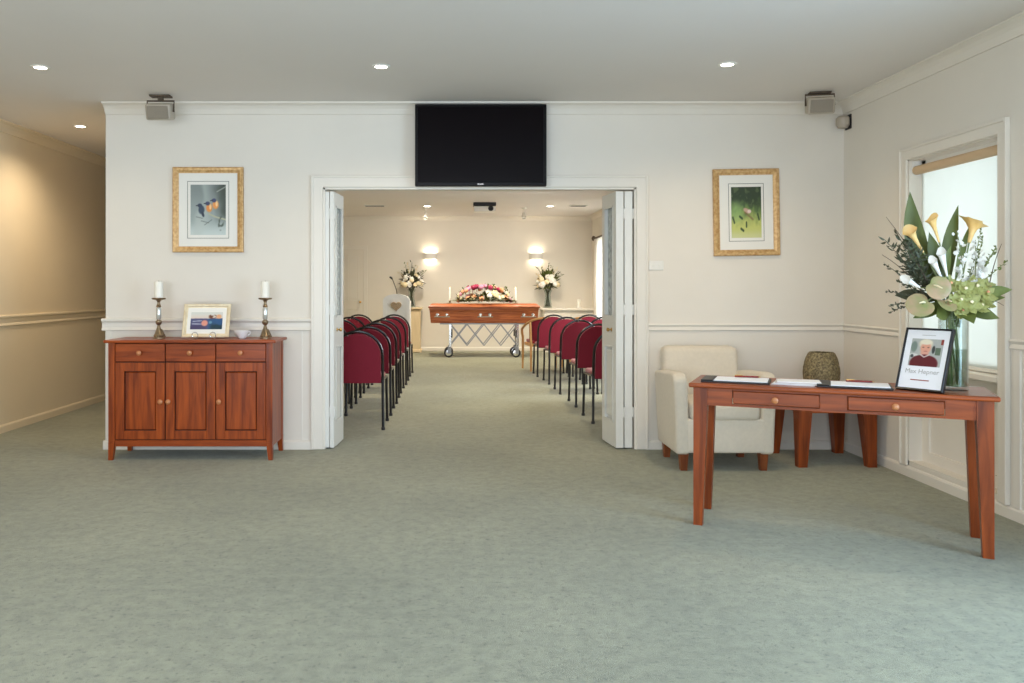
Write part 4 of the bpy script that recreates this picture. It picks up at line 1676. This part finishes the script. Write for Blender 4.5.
st = thing('side_table', 'small square reddish wooden side table in the corner behind the long table', 'table', (2.685, 6.03, 0))
SH = .49
bx('table_top', M_TABX, st, -.30, .30, -.30, .30, SH - .024, SH, bev=.006, seg=2)
for sx in (-1, 1):
    for sy in (-1, 1):
        b = B()
        xo, yo = sx * .275, sy * .28
        rings = []
        for z, q in ((0, .062), (SH - .11, .096), (SH - .024, .096)):
            rings.append([b.verts.new(p) for p in ((xo, yo, z), (xo - sx * q, yo, z), (xo - sx * q, yo - sy * q, z), (xo, yo - sy * q, z))])
        for a_, c_ in zip(rings, rings[1:]):
            for k in range(4):
                b.faces.new((a_[k], a_[(k + 1) % 4], c_[(k + 1) % 4], c_[k]))
        b.faces.new(rings[0][::-1])
        b.faces.new(rings[-1])
        obj('leg', b, M_TABZ, st)
b = B()
for s in (-1, 1):
    box(b, -.18, .18, s * .255 - .01, s * .255 + .01, SH - .11, SH - .024)
    box(b, s * .25 - .01, s * .25 + .01, -.184, .184, SH - .11, SH - .024)
obj('apron', b, M_TABX, st)

lp = thing('woven_lantern', 'round woven brown and gold lantern on the corner side table', 'lantern', (2.69, 6.02, SH))
b = B()
prof = [(.085, 0), (.098, .01), (.118, .08), (.126, .14), (.121, .20), (.106, .255), (.090, .29), (.084, .30), (.078, .297), (.084, .285), (.10, .25), (.115, .2), (.12, .14), (.112, .08), (.09, .012), (.01, .008)]
lathe(b, prof, 40)
obj('shade', b, M_WEAVE, lp, smooth=True)
random.seed(3)
b = B()
for q in range(26):
    a0 = random.uniform(0, 2 * PI)
    tw = random.choice((-1, 1)) * random.uniform(.5, 1.6)
    pts = []
    for i in range(9):
        t = i / 8
        z = .012 + .28 * t
        # radius from outer profile
        pr = prof[1:8]
        rr = pr[-1][0]
        for (r0, z0), (r1, z1) in zip(pr, pr[1:]):
            if z0 <= z <= z1:
                rr = r0 + (r1 - r0) * (z - z0) / (z1 - z0)
        a = a0 + tw * t
        pts.append(((rr + .001) * math.cos(a), (rr + .001) * math.sin(a), z))
    tube(b, pts, .0022, 5)
o = obj('woven_strands', b, mat('strand', (128, 112, 76), .6, var=.3, vscale=60), lp, smooth=True)
o['kind'] = 'stuff'

# ------------------------------------------------------------------ chapel chairs
def make_chair():
    t = thing('stacking_chair', 'x', 'chair', (0, 0, 0), 0, 'burgundy chairs in chapel rows')
    HWc = .215
    # seat
    b = B()
    box(b, -.205, .205, -.185, .245, .425, .475, bev=.02, seg=3)
    obj('seat', b, M_BURG_LIT, t, smooth=True, angle=60)
    # back: arched upholstered shell, leaning back and slightly dished

    def back_y(z):
        return -.215 - max(0, z - .42) * .17

    prof = []
    Rr = .198
    zc = .862 - Rr
    n = 16
    b = B()
    outline = [(-Rr, .415), (Rr, .415)]
    outline += [(Rr, .50), (Rr, .58)]
    outline += [(Rr * math.cos(PI * k / n), zc + Rr * .98 * math.sin(PI * k / n)) for k in range(n + 1)]
    outline += [(-Rr, .58), (-Rr, .50)]
    fr_, bk = [], []
    for x, z in outline:
        dish = -.030 * (1 - (x / Rr) ** 2)
        fr_.append(b.verts.new((x, back_y(z) + dish + .022, z)))
        bk.append(b.verts.new((x, back_y(z) + dish - .006, z)))
    N = len(outline)
    # fill as strips between left and right halves
    right = [1, 2, 3] + list(range(4, 4 + n // 2 + 1))
    left = [0, N - 1, N - 2] + [4 + n - k for k in range(n // 2 + 1)]
    cf, cb = [], []
    for r_ in right:
        z = outline[r_][1]
        cf.append(b.verts.new((0, back_y(z) - .030 + .024, z)))
        cb.append(b.verts.new((0, back_y(z) - .030 - .010, z)))
    for i in range(len(right) - 1):
        for lst, c in ((fr_, cf), (bk, cb)):
            if lst[right[i + 1]] is not lst[left[i + 1]]:
                b.faces.new((lst[right[i]], lst[right[i + 1]], c[i + 1], c[i]))
                b.faces.new((lst[left[i]], c[i], c[i + 1], lst[left[i + 1]]))
            else:
                b.faces.new((lst[right[i]], lst[right[i + 1]], c[i]))
                b.faces.new((lst[left[i]], c[i], lst[left[i + 1]]))
    for i in range(N):
        j = (i + 1) % N
        b.faces.new((fr_[i], fr_[j], bk[j], bk[i])) if not (i == 0) else None
    b.faces.new((fr_[0], cf[0], cb[0], bk[0]))
    b.faces.new((cf[0], fr_[1], bk[1], cb[0]))
    for v in list(b.verts):
        if not v.link_faces:
            b.verts.remove(v)
    obj('backrest', b, M_BURG, t, smooth=True, angle=50)
    # tubular arch around the back
    pts = [(HWc, back_y(.45), .44), (HWc, back_y(.55), .56)]
    pts += [(HWc * math.cos(PI * k / 14), back_y(zc + HWc * math.sin(PI * k / 14)) - .030 * (1 - math.cos(PI * k / 14) ** 2), zc + HWc * math.sin(PI * k / 14)) for k in range(15)]
    pts += [(-HWc, back_y(.55), .56), (-HWc, back_y(.45), .44)]
    b = B()
    tube(b, pts, .0125, 8)
    obj('back_frame', b, M_BLACK, t, smooth=True)
    b = B()
    for s in (-1, 1):
        tube(b, [(s * HWc, -.20, .44), (s * HWc, .23, .428)], .011, 8)
    tube(b, [(-HWc, .20, .420), (HWc, .20, .420)], .010, 8)
    tube(b, [(-HWc, -.16, .415), (HWc, -.16, .415)], .010, 8)
    obj('seat_frame', b, M_BLACK, t, smooth=True)
    for s in (-1, 1):
        b = B()
        tube(b, [(s * HWc, back_y(.45), .46), (s * HWc, -.225, .3), (s * (HWc + .006), -.245, 0.004)], .0125, 8)
        lg = obj('leg', b, M_BLACK, t, smooth=True)
        b = B()
        lathe(b, [(.017, 0), (.017, .022), (.013, .026)], 8, (s * (HWc + .006), -.245, 0))
        obj('foot_cap', b, M_RUBBER, lg, smooth=True)
        b = B()
        tube(b, [(s * HWc, .225, .43), (s * HWc, .235, .3), (s * (HWc + .006), .25, 0.004)], .0125, 8)
        lg = obj('leg', b, M_BLACK, t, smooth=True)
        b = B()
        lathe(b, [(.017, 0), (.017, .022), (.013, .026)], 8, (s * (HWc + .006), .25, 0))
        obj('foot_cap', b, M_RUBBER, lg, smooth=True)
    return t


proto = make_chair()
first = [True]
ORD = ['first', 'second', 'third', 'fourth', 'fifth', 'sixth']


def put_chair(x, y, rz, label):
    if first[0]:
        first[0] = False
        proto.location = (x, y, 0)
        proto.rotation_euler = (0, 0, rz)
        proto['label'] = label
    else:
        dup(proto, (x, y, 0), rz, label)


rnd = random.Random(5)
YL = [7.52, 8.33, 9.16, 10.05, 10.90, 11.92]
for c in range(2):
    for k, y in enumerate(YL):
        x = -.862 - c * .50 + rnd.uniform(-.006, .006)
        put_chair(x, y, rnd.uniform(-.02, .02), 'burgundy chair with black tube frame, %s from the doorway, %s left of the aisle' % (ORD[k], 'first seat' if c == 0 else 'second seat'))
YR = [7.86, 8.90, 9.96, 10.95, 11.85]
XRr = [1.495, 1.495, 1.465, 1.44, 1.385]
for c in range(2):
    for k, y in enumerate(YR):
        x = XRr[k] + c * .50
        put_chair(x, y + (.05 if c else 0), rnd.uniform(.01, .04), 'burgundy chair with black tube frame, %s from the doorway, %s right of the aisle' % (ORD[k], 'first seat' if c == 0 else 'second seat'))


# bentwood armchairs in the front row
def wood_chair(loc, rz, label):
    t = thing('bentwood_armchair', label, 'chair', loc, rz, 'bentwood armchairs in front row')
    b = B()
    box(b, -.21, .21, -.20, .25, .415, .465, bev=.018, seg=3)
    obj('seat', b, M_BURG_LIT, t, smooth=True, angle=60)
    b = B()
    box(b, -.235, .235, -.235, .255, .37, .415, bev=.006)
    obj('seat_frame', b, M_OAK, t)

    def rail(a):
        # a: 0 right front .. PI left front, horseshoe
        c, q = math.cos(a), max(0.0, math.sin(a))
        return Vector((.285 * math.copysign(abs(c) ** .75, c), .19 - .48 * q ** .9, .62 + .185 * q ** .95))
    pts = [Vector((.265, .240, .50)), Vector((.276, .228, .57))] + [rail(PI * k / 44) for k in range(45)] + [Vector((-.276, .228, .57)), Vector((-.265, .240, .50))]
    b = B()
    tube(b, pts, .019, 8)
    obj('bent_rail', b, M_OAK, t, smooth=True)
    b = B()
    prev = None
    for k in range(13):
        a = PI * (.22 + .56 * k / 12)
        p = rail(a) * 1
        q = Vector((p.x * .95, p.y + .02, .46))
        top = Vector((p.x * .98, p.y + .012, p.z - .005))
        ring = [b.verts.new(q), b.verts.new(top), b.verts.new(top + Vector((0, .022, 0))), b.verts.new(q + Vector((0, .022, 0)))]
        if prev:
            for i in range(4):
                b.faces.new((prev[i], prev[(i + 1) % 4], ring[(i + 1) % 4], ring[i]))
        else:
            b.faces.new(ring)
        prev = ring
    b.faces.new(prev)
    obj('backrest', b, M_BURG, t, smooth=True, angle=50)
    for s in (-1, 1):
        b = B()
        tube(b, [(s * .262, .235, .52), (s * .262, .235, .3), (s * .265, .245, 0)], [.019, .019, .015], 8)
        obj('leg', b, M_OAK, t, smooth=True)
        b = B()
        tube(b, [(s * .225, rail(PI * .28).y + .01, .74), (s * .225, -.235, .42), (s * .23, -.26, 0)], [.017, .019, .015], 8)
        obj('leg', b, M_OAK, t, smooth=True)
    return t


wood_chair((1.35, 12.66, 0), .10, 'bentwood armchair with burgundy back at the aisle end of the front row')
wood_chair((1.98, 12.80, 0), .02, 'bentwood armchair with burgundy back, second along the front row')

# ------------------------------------------------------------------ coffin on its trolley
CX, CY = .525, 15.10
tr = thing('coffin_trolley', 'folding steel scissor trolley with wheels beneath the coffin', 'trolley', (CX, CY, 0))
PX = .612
for sy in (-1, 1):
    for sx in (-1, 1):
        b = B()
        box(b, sx * PX - .022, sx * PX + .022, sy * .22 - .018, sy * .22 + .018, .14, .60, bev=.004)
        lg = obj('leg', b, M_CHROME, tr)
        b = B()
        box(b, sx * PX - .012 + sx * -.03, sx * PX + .012 + sx * -.03, sy * .24 - .012, sy * .24 + .012, .36, .50, bev=.003)
        obj('grip', b, M_BLACKP, lg)
        b = B()
        mt = Matrix.Translation((sx * PX - .03, sy * .22, .083)) @ Matrix.Rotation(PI / 2, 4, 'X')
        lathe(b, [(.055, -.018), (.083, -.018), (.083, .018), (.055, .018)], 20, mtx=mt)
        wh = obj('wheel', b, M_RUBBER, tr, smooth=True)
        b = B()
        lathe(b, [(.02, -.022), (.054, -.019), (.054, .019), (.02, .022)], 16, mtx=mt)
        obj('hub', b, M_CHROME, wh, smooth=True)
        b = B()
        box(b, sx * PX - .045, sx * PX + .02, sy * .22 - .028, sy * .22 - .02, .07, .19)
        box(b, sx * PX - .045, sx * PX + .02, sy * .22 + .02, sy * .22 + .028, .07, .19)
        box(b, sx * PX - .045, sx * PX + .02, sy * .22 - .028, sy * .22 + .028, .185, .195)
        obj('caster_fork', b, M_STEEL, tr)
    # scissor lattice
    zt, zb = .60, .215
    xs_ = [-PX + .03 + k * .305 for k in range(5)]
    half = .152
    for k in range(4):
        x = -PX + k * 2 * PX / 4
        x2 = x + 2 * PX / 4
        for flip in (0, 1):
            b = B()
            za, zc_ = (zb, zt) if flip == k % 2 else (zt, zb)
            dy = sy * .22 + (.008 if flip else -.008)
            p0, p1 = Vector((x, dy, za)), Vector((x2, dy, zc_))
            d = (p1 - p0).normalized()
            u = Vector((-d.z, 0, d.x)) * .009
            vv = Vector((0, .004, 0))
            ring0 = [b.verts.new(p0 + q) for q in (u + vv, u - vv, -u - vv, -u + vv)]
            ring1 = [b.verts.new(p1 + q) for q in (u + vv, u - vv, -u - vv, -u + vv)]
            for i in range(4):
                b.faces.new((ring0[i], ring0[(i + 1) % 4], ring1[(i + 1) % 4], ring1[i]))
            b.faces.new(ring0[::-1])
            b.faces.new(ring1)
            if (flip == 0 and k in (1, 2)) or (flip == 1 and k in (1, 2)) or True:
                obj('scissor_bar', b, M_STEEL, tr)
b = B()
for sy in (-1, 1):
    box(b, -.80, .80, sy * .22 - .018, sy * .22 + .018, .60, .625, bev=.003)
for x in (-.78, -PX, 0, PX, .78):
    box(b, x - .018, x + .018, -.22, .22, .602, .623)
obj('top_frame', b, M_STEEL, tr)

cf = thing('coffin', 'polished reddish timber coffin with silver handles on the trolley', 'coffin', (CX, CY, .625))
b = B()
rings = []
for z, hx, hy in ((0, .955, .255), (.012, .965, .262), (.23, .985, .275), (.245, .992, .280), (.27, .992, .280)):
    rings.append([b.verts.new((sx * hx, sy * hy, z)) for sx, sy in ((-1, -1), (1, -1), (1, 1), (-1, 1))])
for a_, c_ in zip(rings, rings[1:]):
    for k in range(4):
        b.faces.new((a_[k], a_[(k + 1) % 4], c_[(k + 1) % 4], c_[k]))
b.faces.new(rings[0][::-1])
b.faces.new(rings[-1])
obj('casket_body', b, M_COFX, cf)
b = B()
rings = []
for z, hx, hy in ((.27, 1.0, .288), (.285, 1.012, .298), (.30, 1.012, .298), (.318, .99, .28), (.335, .975, .262), (.348, .955, .24), (.35, .94, .23)):
    rings.append([b.verts.new((sx * hx, sy * hy, z)) for sx, sy in ((-1, -1), (1, -1), (1, 1), (-1, 1))])
for a_, c_ in zip(rings, rings[1:]):
    for k in range(4):
        b.faces.new((a_[k], a_[(k + 1) % 4], c_[(k + 1) % 4], c_[k]))
b.faces.new(rings[0][::-1])
b.faces.new(rings[-1])
obj('lid', b, M_COFX, cf)
b = B()
sweep(b, [(0, .06), (.006, .06), (.006, .072), (0, .075)], (-.965, -.262), (.965, -.262), (0, -1))
sweep(b, [(0, .205), (.004, .205), (.010, .215), (.004, .225), (0, .225)], (-.978, -.271), (.978, -.271), (0, -1))
obj('moulding', b, M_COFX, cf)
for hx in (-.76, 0.02, .80):
    b = B()
    y = -.272
    tube(b, [(hx - .14, y - .045, .115), (hx + .14, y - .045, .115)], .011, 8)
    hd = obj('handle', b, M_CHROME, cf, smooth=True)
    for s in (-.085, .085):
        b = B()
        lathe(b, [(.030, 0), (.030, .006), (.014, .012), (.010, .045)], 12, (hx + s, y + .004, .15), mtx=Matrix.Rotation(PI / 2, 4, 'X'))
        tube(b, [(hx + s, y - .04, .15), (hx + s, y - .045, .115)], .009, 6)
        obj('handle_mount', b, M_CHROME, hd, smooth=True)

# candles on the coffin lid
for x, lab in ((-.62, 'head'), (.60, 'foot')):
    side = 'left' if x < 0 else 'right'
    t = thing('taper_candle', 'slim white taper candle in a small holder on the %s end of the coffin' % side, 'candle', (CX + x, CY + .10, .975), 0, 'taper candles on the coffin')
    b = B()
    lathe(b, [(.045, 0), (.045, .008), (.014, .014), (.012, .03), (.024, .04), (.024, .05), (.012, .05)], 14)
    obj('holder', b, M_PEWTER, t, smooth=True)
    b = B()
    lathe(b, [(.016, .05), (.014, .245), (.006, .257)], 12)
    obj('wax', b, M_CANDLE, t, smooth=True)
    b = B()
    lathe(b, [(.001, .259), (.007, .270), (.006, .282), (.001, .300)], 8)
    obj('flame', b, mat('flame', (255, 230, 170), .5, emit=(255, 220, 150), estr=5), t, smooth=True)

# casket spray
random.seed(21)
sp = thing('coffin_flowers', 'low mound of pink, magenta, cream and white flowers on the coffin lid', 'flowers', (CX + .005, CY - .02, .975))
sp.scale = (1.12, 1.05, 1.12)
b = B()
for i in range(240):
    a = random.uniform(0, 2 * PI)
    q = random.random() ** .5
    x, y = .47 * q * math.cos(a), .20 * q * math.sin(a)
    z = .03 + .17 * (1 - q) * random.random()
    d = Vector((x * 1.2, y * 1.6, .10 * random.uniform(.3, 1.2))).normalized() * random.uniform(.08, .13)
    p = Vector((x, y, z))
    blade(b, p, p + d, .035, d.cross(Vector((0, 0, 1))), (0, 0, .01), 3, .2)
for i in range(70):
    x = random.uniform(-.44, .44)
    p = Vector((x, -.12 + .05 * abs(x), random.uniform(.02, .08)))
    d = Vector((random.uniform(-.6, .6) + x, -.5, random.uniform(-.05, .35))).normalized() * random.uniform(.07, .11)
    blade(b, p, p + d, .04, d.cross(Vector((0, .5, 1))), (0, 0, .012), 3, .2)
for i in range(26):
    a = random.uniform(.1, PI - .1)
    p = Vector((.40 * math.cos(a), random.uniform(-.1, .1), .20 * math.sin(a) + .02))
    d = Vector((.5 * math.cos(a), random.uniform(-.2, .2), 1 * math.sin(a) + .2)).normalized() * random.uniform(.08, .13)
    blade(b, p, p + d, .02, (1, 0, 0), (0, 0, 0), 3, .2)
o = obj('foliage', b, M_LEAF, sp, smooth=True)
o['kind'] = 'stuff'
choice = [RS_PINK, RS_MAG, RS_CREAM, RS_PEACH, RS_WHITE, BL_WHITE, BL_CREAM]
for i in range(74):
    u = random.uniform(-1, 1)
    v = random.uniform(-1, .8)
    hgt = max(0, 1 - u * u)
    x, y = .44 * u, .17 * v * math.sqrt(hgt + .1)
    top = .26 * math.sqrt(hgt) * math.sqrt(max(.05, 1 - .6 * v * v)) + .03
    z = top if random.random() < .75 else top * .5
    if v < -.5:
        z = random.uniform(.04, .17) * (hgt + .3)
    hi = z > .19
    me = random.choice([RS_MAG, RS_MAG, RS_PINK, RS_PINK, RS_PEACH, BL_CREAM] if hi else [RS_CREAM, RS_WHITE, BL_WHITE, RS_PEACH, BL_CREAM, RS_PINK])
    r = random.uniform(.03, .046)
    if me in (BL_WHITE, BL_CREAM):
        r *= 1.5
    q = aim((x * 1.5, y * 2 - .25, .35)).to_euler()
    z = max(z, r + .012)
    share('bloom', me, sp, (x, y, z), q, (r, r, r))
for i in range(9):
    x = random.uniform(-.34, .34)
    b = B()
    z0 = .24 * math.sqrt(1 - (x / .46) ** 2)
    top = Vector((x * 1.15, random.uniform(-.05, .05), z0 + random.uniform(.06, .10)))
    tube(b, [(x, 0, z0 - .05), top], .004, 5)
    for k in range(4):
        bmesh.ops.create_icosphere(b, subdivisions=1, radius=.012, matrix=Matrix.Translation(top + Vector((random.uniform(-.015, .015), 0, -.018 * k))))
    obj('bud_spike', b, M_MAG if i % 2 else M_LEAF, sp)


# chapel vases with flowers
def chapel_vase(x, y, z, label_v, label_f, seed, dark):
    random.seed(seed)
    t = thing('flower_vase', label_v, 'vase', (x, y, z), 0, 'glass vases at the chapel front')
    b = B()
    lathe(b, [(.001, 0), (.085, 0), (.088, .01), (.062, .17), (.056, .28), (.085, .36), (.080, .36), (.050, .28), (.056, .17), (.08, .015), (.001, .012)], 20, cap=False)
    obj('glass', b, M_GLASS, t, smooth=True)
    f = thing('vase_flowers', label_f, 'flowers', (x, y, z), 0, 'white bouquets at the chapel front')
    b = B()
    for k in range(12):
        a = k * 2 * PI / 12
        tube(b, [(.05 * math.cos(a), .05 * math.sin(a), .03), (.018 * math.cos(a + 2), .018 * math.sin(a + 2), .30), (.10 * math.cos(a + 2.4), .06 * math.sin(a + 2.4), .48)], .008, 5)
    obj('stems', b, M_LEAFD, f)
    b = B()
    for i in range(170):
        a = random.uniform(0, 2 * PI)
        el = random.uniform(-.35, 1.3)
        d = Vector((math.cos(a) * math.cos(el), math.sin(a) * math.cos(el) * .7, math.sin(el) * 1.1))
        p = Vector((0, 0, .46)) + d * random.uniform(.06, .17)
        blade(b, p, p + d * random.uniform(.10, .17), .05, d.cross(Vector((.2, .3, 1))), (0, 0, .01), 3, .2)
    o = obj('foliage', b, dark, f, smooth=True)
    o['kind'] = 'stuff'
    for i in range(26):
        a = random.uniform(0, 2 * PI)
        el = random.uniform(-.2, 1.0)
        d = Vector((math.cos(a) * math.cos(el), -abs(math.sin(a)) * math.cos(el) * .8, math.sin(el) * 1.0))
        p = Vector((0, 0, .47)) + Vector((d.x * .21, d.y * .19, d.z * .19))
        r = random.uniform(.038, .062)
        share('bloom', random.choice([BL_WHITE, BL_WHITE, RS_WHITE, BL_CREAM, RS_CREAM]), f, p, aim(d + Vector((0, -.5, .2))).to_euler(), (r, r, r) if True else None)
    for i in range(9):
        ang = -1.0 + 2.0 * i / 8 + random.uniform(-.1, .1)
        ln = random.uniform(.34, .46)
        d = Vector((math.sin(ang) * .8, random.uniform(-.2, .2), math.cos(ang)))
        b = B()
        p0 = Vector((0, 0, .46))
        tube(b, [p0, p0 + d * ln * .6, p0 + d * ln + Vector((.02, 0, 0))], [.006, .005, .003], 5)
        for k in range(7):
            p = p0 + d * ln * (.5 + .08 * k)
            dd_ = Vector((random.uniform(-1, 1), random.uniform(-1, 0), random.uniform(0, 1))).normalized()
            blade(b, p, p + dd_ * .055, .022, dd_.cross(Vector((0, .4, 1))), (0, 0, 0), 3, .2)
        obj('tall_spray', b, [M_CRM, dark, M_LEAFL][i % 3], f)
    return t


pl = thing('plinth', 'tall pale timber plinth holding a flower vase against far chapel wall', 'plinth', (-.86, 16.2, 0))
b = B()
box(b, -.18, .18, -.18, .18, .06, .84)
obj('column', b, M_PLINTH, pl)
b = B()
box(b, -.205, .205, -.205, .205, 0, .06, bev=.01)
obj('base', b, M_PLINTH, pl)
b = B()
box(b, -.20, .20, -.20, .20, .82, .845, bev=.006)
box(b, -.225, .225, -.225, .225, .845, .875, bev=.008)
obj('cap', b, M_PLINTH, pl)
chapel_vase(-.86, 16.2, .875, 'clear glass vase of flowers standing on the pale timber plinth', 'white lilies and brown sprays in the vase on the plinth', 31, M_LEAFD)
cs = thing('ledge_console', 'long cream ledge cabinet along far chapel wall near the curtain', 'console', (2.18, 16.27, 0))
b = B()
box(b, -.42, .57, -.17, .22, 0, .82)
obj('cabinet_body', b, M_TRIM, cs)
b = B()
box(b, -.48, .575, -.23, .225, .82, .862, bev=.008)
obj('ledge_top', b, M_TRIM, cs)
for k in range(2):
    b = B()
    x0 = -.38 + k * .475
    box(b, x0, x0 + .44, -.185, -.168, .08, .76, bev=.006)
    obj('door', b, M_TRIM, cs)
chapel_vase(1.84, 16.25, .862, 'clear glass vase of flowers standing on the cream ledge', 'white lilies and green sprays in the vase on the cream ledge', 32, M_LEAF)
t = thing('ledge_candle', 'white pillar candle standing alone on the cream ledge', 'candle', (2.45, 16.22, .862))
b = B()
lathe(b, [(.06, 0), (.06, .008), (.045, .010)], 16)
obj('saucer', b, M_PORC, t, smooth=True)
b = B()
lathe(b, [(.038, .010), (.038, .165), (.03, .172), (.004, .166)], 16)
obj('wax', b, M_CANDLE, t, smooth=True)

# lectern with wicker heart and gooseneck microphone
lc = thing('lectern', 'white arch topped lectern with a wicker heart beyond the left chairs', 'lectern', (-1.03, 14.5, 0))
R_ = .235
b = B()
n = 16
arch = [(-R_, 0), (R_, 0), (R_, 1.04)] + [(R_ * math.cos(PI * k / n), 1.04 + .115 * math.sin(PI * k / n)) for k in range(1, n)] + [(-R_, 1.04)]
prism(b, arch, -.10, .02, 'Y')
obj('front_panel', b, mat('lectern_white', (244, 245, 245), .4, var=.01), lc)
b = B()
for s in (-1, 1):
    box(b, s * (R_ - .012) - .012, s * (R_ - .012) + .012, .02, .34, 0, 1.0)
box(b, -R_, R_, .02, .36, 1.0, 1.03)
obj('desk', b, mat('lectern_white', (244, 245, 245), .4, var=.01), lc)
b = B()   # raised border leaving a recessed field
for q in ((-R_, -R_ + .06, .08, .98), (R_ - .06, R_, .08, .98), (-R_, R_, .0, .08)):
    box(b, q[0], q[1], -.118, -.10, q[2], q[3])
top_ = [(-R_, .98), (-R_ + .06, .98)] + [((R_ - .06) * math.cos(PI - PI * k / 12), .98 + .06 * math.sin(PI * k / 12)) for k in range(1, 12)] + [(R_ - .06, .98), (R_, .98), (R_, 1.04)] + [(R_ * math.cos(PI * k / n), 1.04 + .115 * math.sin(PI * k / n)) for k in range(1, n)] + [(-R_, 1.04)]
prism(b, top_, -.118, -.10, 'Y')
obj('border', b, mat('lectern_white', (244, 245, 245), .4, var=.01), lc)
hp = []
for k in range(40):
    a = 2 * PI * k / 40
    hp.append((.0058 * 16 * math.sin(a) ** 3, .945 + .0055 * (13 * math.cos(a) - 5 * math.cos(2 * a) - 2 * math.cos(3 * a) - math.cos(4 * a))))
b = B()
prism(b, hp, -.145, -.118, 'Y')
ht = obj('wicker_heart', b, mat('wicker', (168, 142, 112), .7, rgb2=(206, 186, 158), vscale=60, bump=.6, bscale=90), lc)
b = B()
random.seed(9)
for q in range(5):
    f_ = .97 - q * .2
    tube(b, [(x * f_, -.146, .945 + (z - .945) * f_) for x, z in hp], .007, 5, closed=True)
obj('wicker_strand', b, MATS['wicker'], ht, smooth=True)
mc = thing('gooseneck_microphone', 'thin dark gooseneck microphone rising from the white lectern', 'microphone', (-1.03, 14.62, 1.03))
b = B()
tube(b, [(0, 0, 0), (.0, 0, .10), (-.015, -.01, .20), (-.06, -.04, .33), (-.085, -.06, .39)], .007, 8)
obj('neck', b, M_BLACKP, mc, smooth=True)
b = B()
tube(b, [(-.083, -.06, .385), (-.10, -.07, .41), (-.125, -.09, .425)], [.012, .020, .014], 10)
obj('capsule', b, M_BLACKP, mc, smooth=True)
b = B()
lathe(b, [(.04, 0), (.04, .012), (.015, .02)], 14)
obj('base', b, M_BLACKP, mc, smooth=True)


# up / down wall sconces
def sconce(x, label):
    t = thing('wall_sconce', label, 'light', (x, YF, 1.90), 0, 'chapel up and down wall lights')
    b = B()
    hw, dp = .135, .095
    out = [(hw * math.cos(PI + PI * k / 14), -.004 + dp * math.sin(PI + PI * k / 14)) for k in range(15)]
    inn = [((hw - .006) * math.cos(PI + PI * k / 14), -.004 + (dp - .006) * math.sin(PI + PI * k / 14)) for k in range(15)]
    rings = [[b.verts.new((p[0], p[1], z)) for p in q] for q, z in ((out, -.06), (out, .06), (inn, .06), (inn, -.06))]
    for a_, c_ in zip(rings, rings[1:] + rings[:1]):
        for k in range(14):
            b.faces.new((a_[k], a_[k + 1], c_[k + 1], c_[k]))
    obj('shade', b, M_WHITEPL, t, smooth=True)
    bx('back_plate', M_WHITEPL, t, -.05, .05, -.012, 0, -.055, .055, bev=.003)
    b = B()
    tube(b, [(-.06, -.04, 0), (.06, -.04, 0)], .016, 10)
    obj('tube_lamp', b, M_LAMPON, t, smooth=True)
    for s in (-1, 1):
        l = lamp_light('sconce_lamp', t, (0, -.055, s * .055), 1.0, (1.0, .84, .62), kind='AREA', rot=(0 if s < 0 else PI, 0, 0))
        l.data.shape = 'RECTANGLE'
        l.data.size = .20
        l.data.size_y = .06
    return t


sconce(-.50, 'lit white up and down wall light above the lectern side of coffin')
sconce(1.63, 'lit white up and down wall light above the vase on the cream ledge')
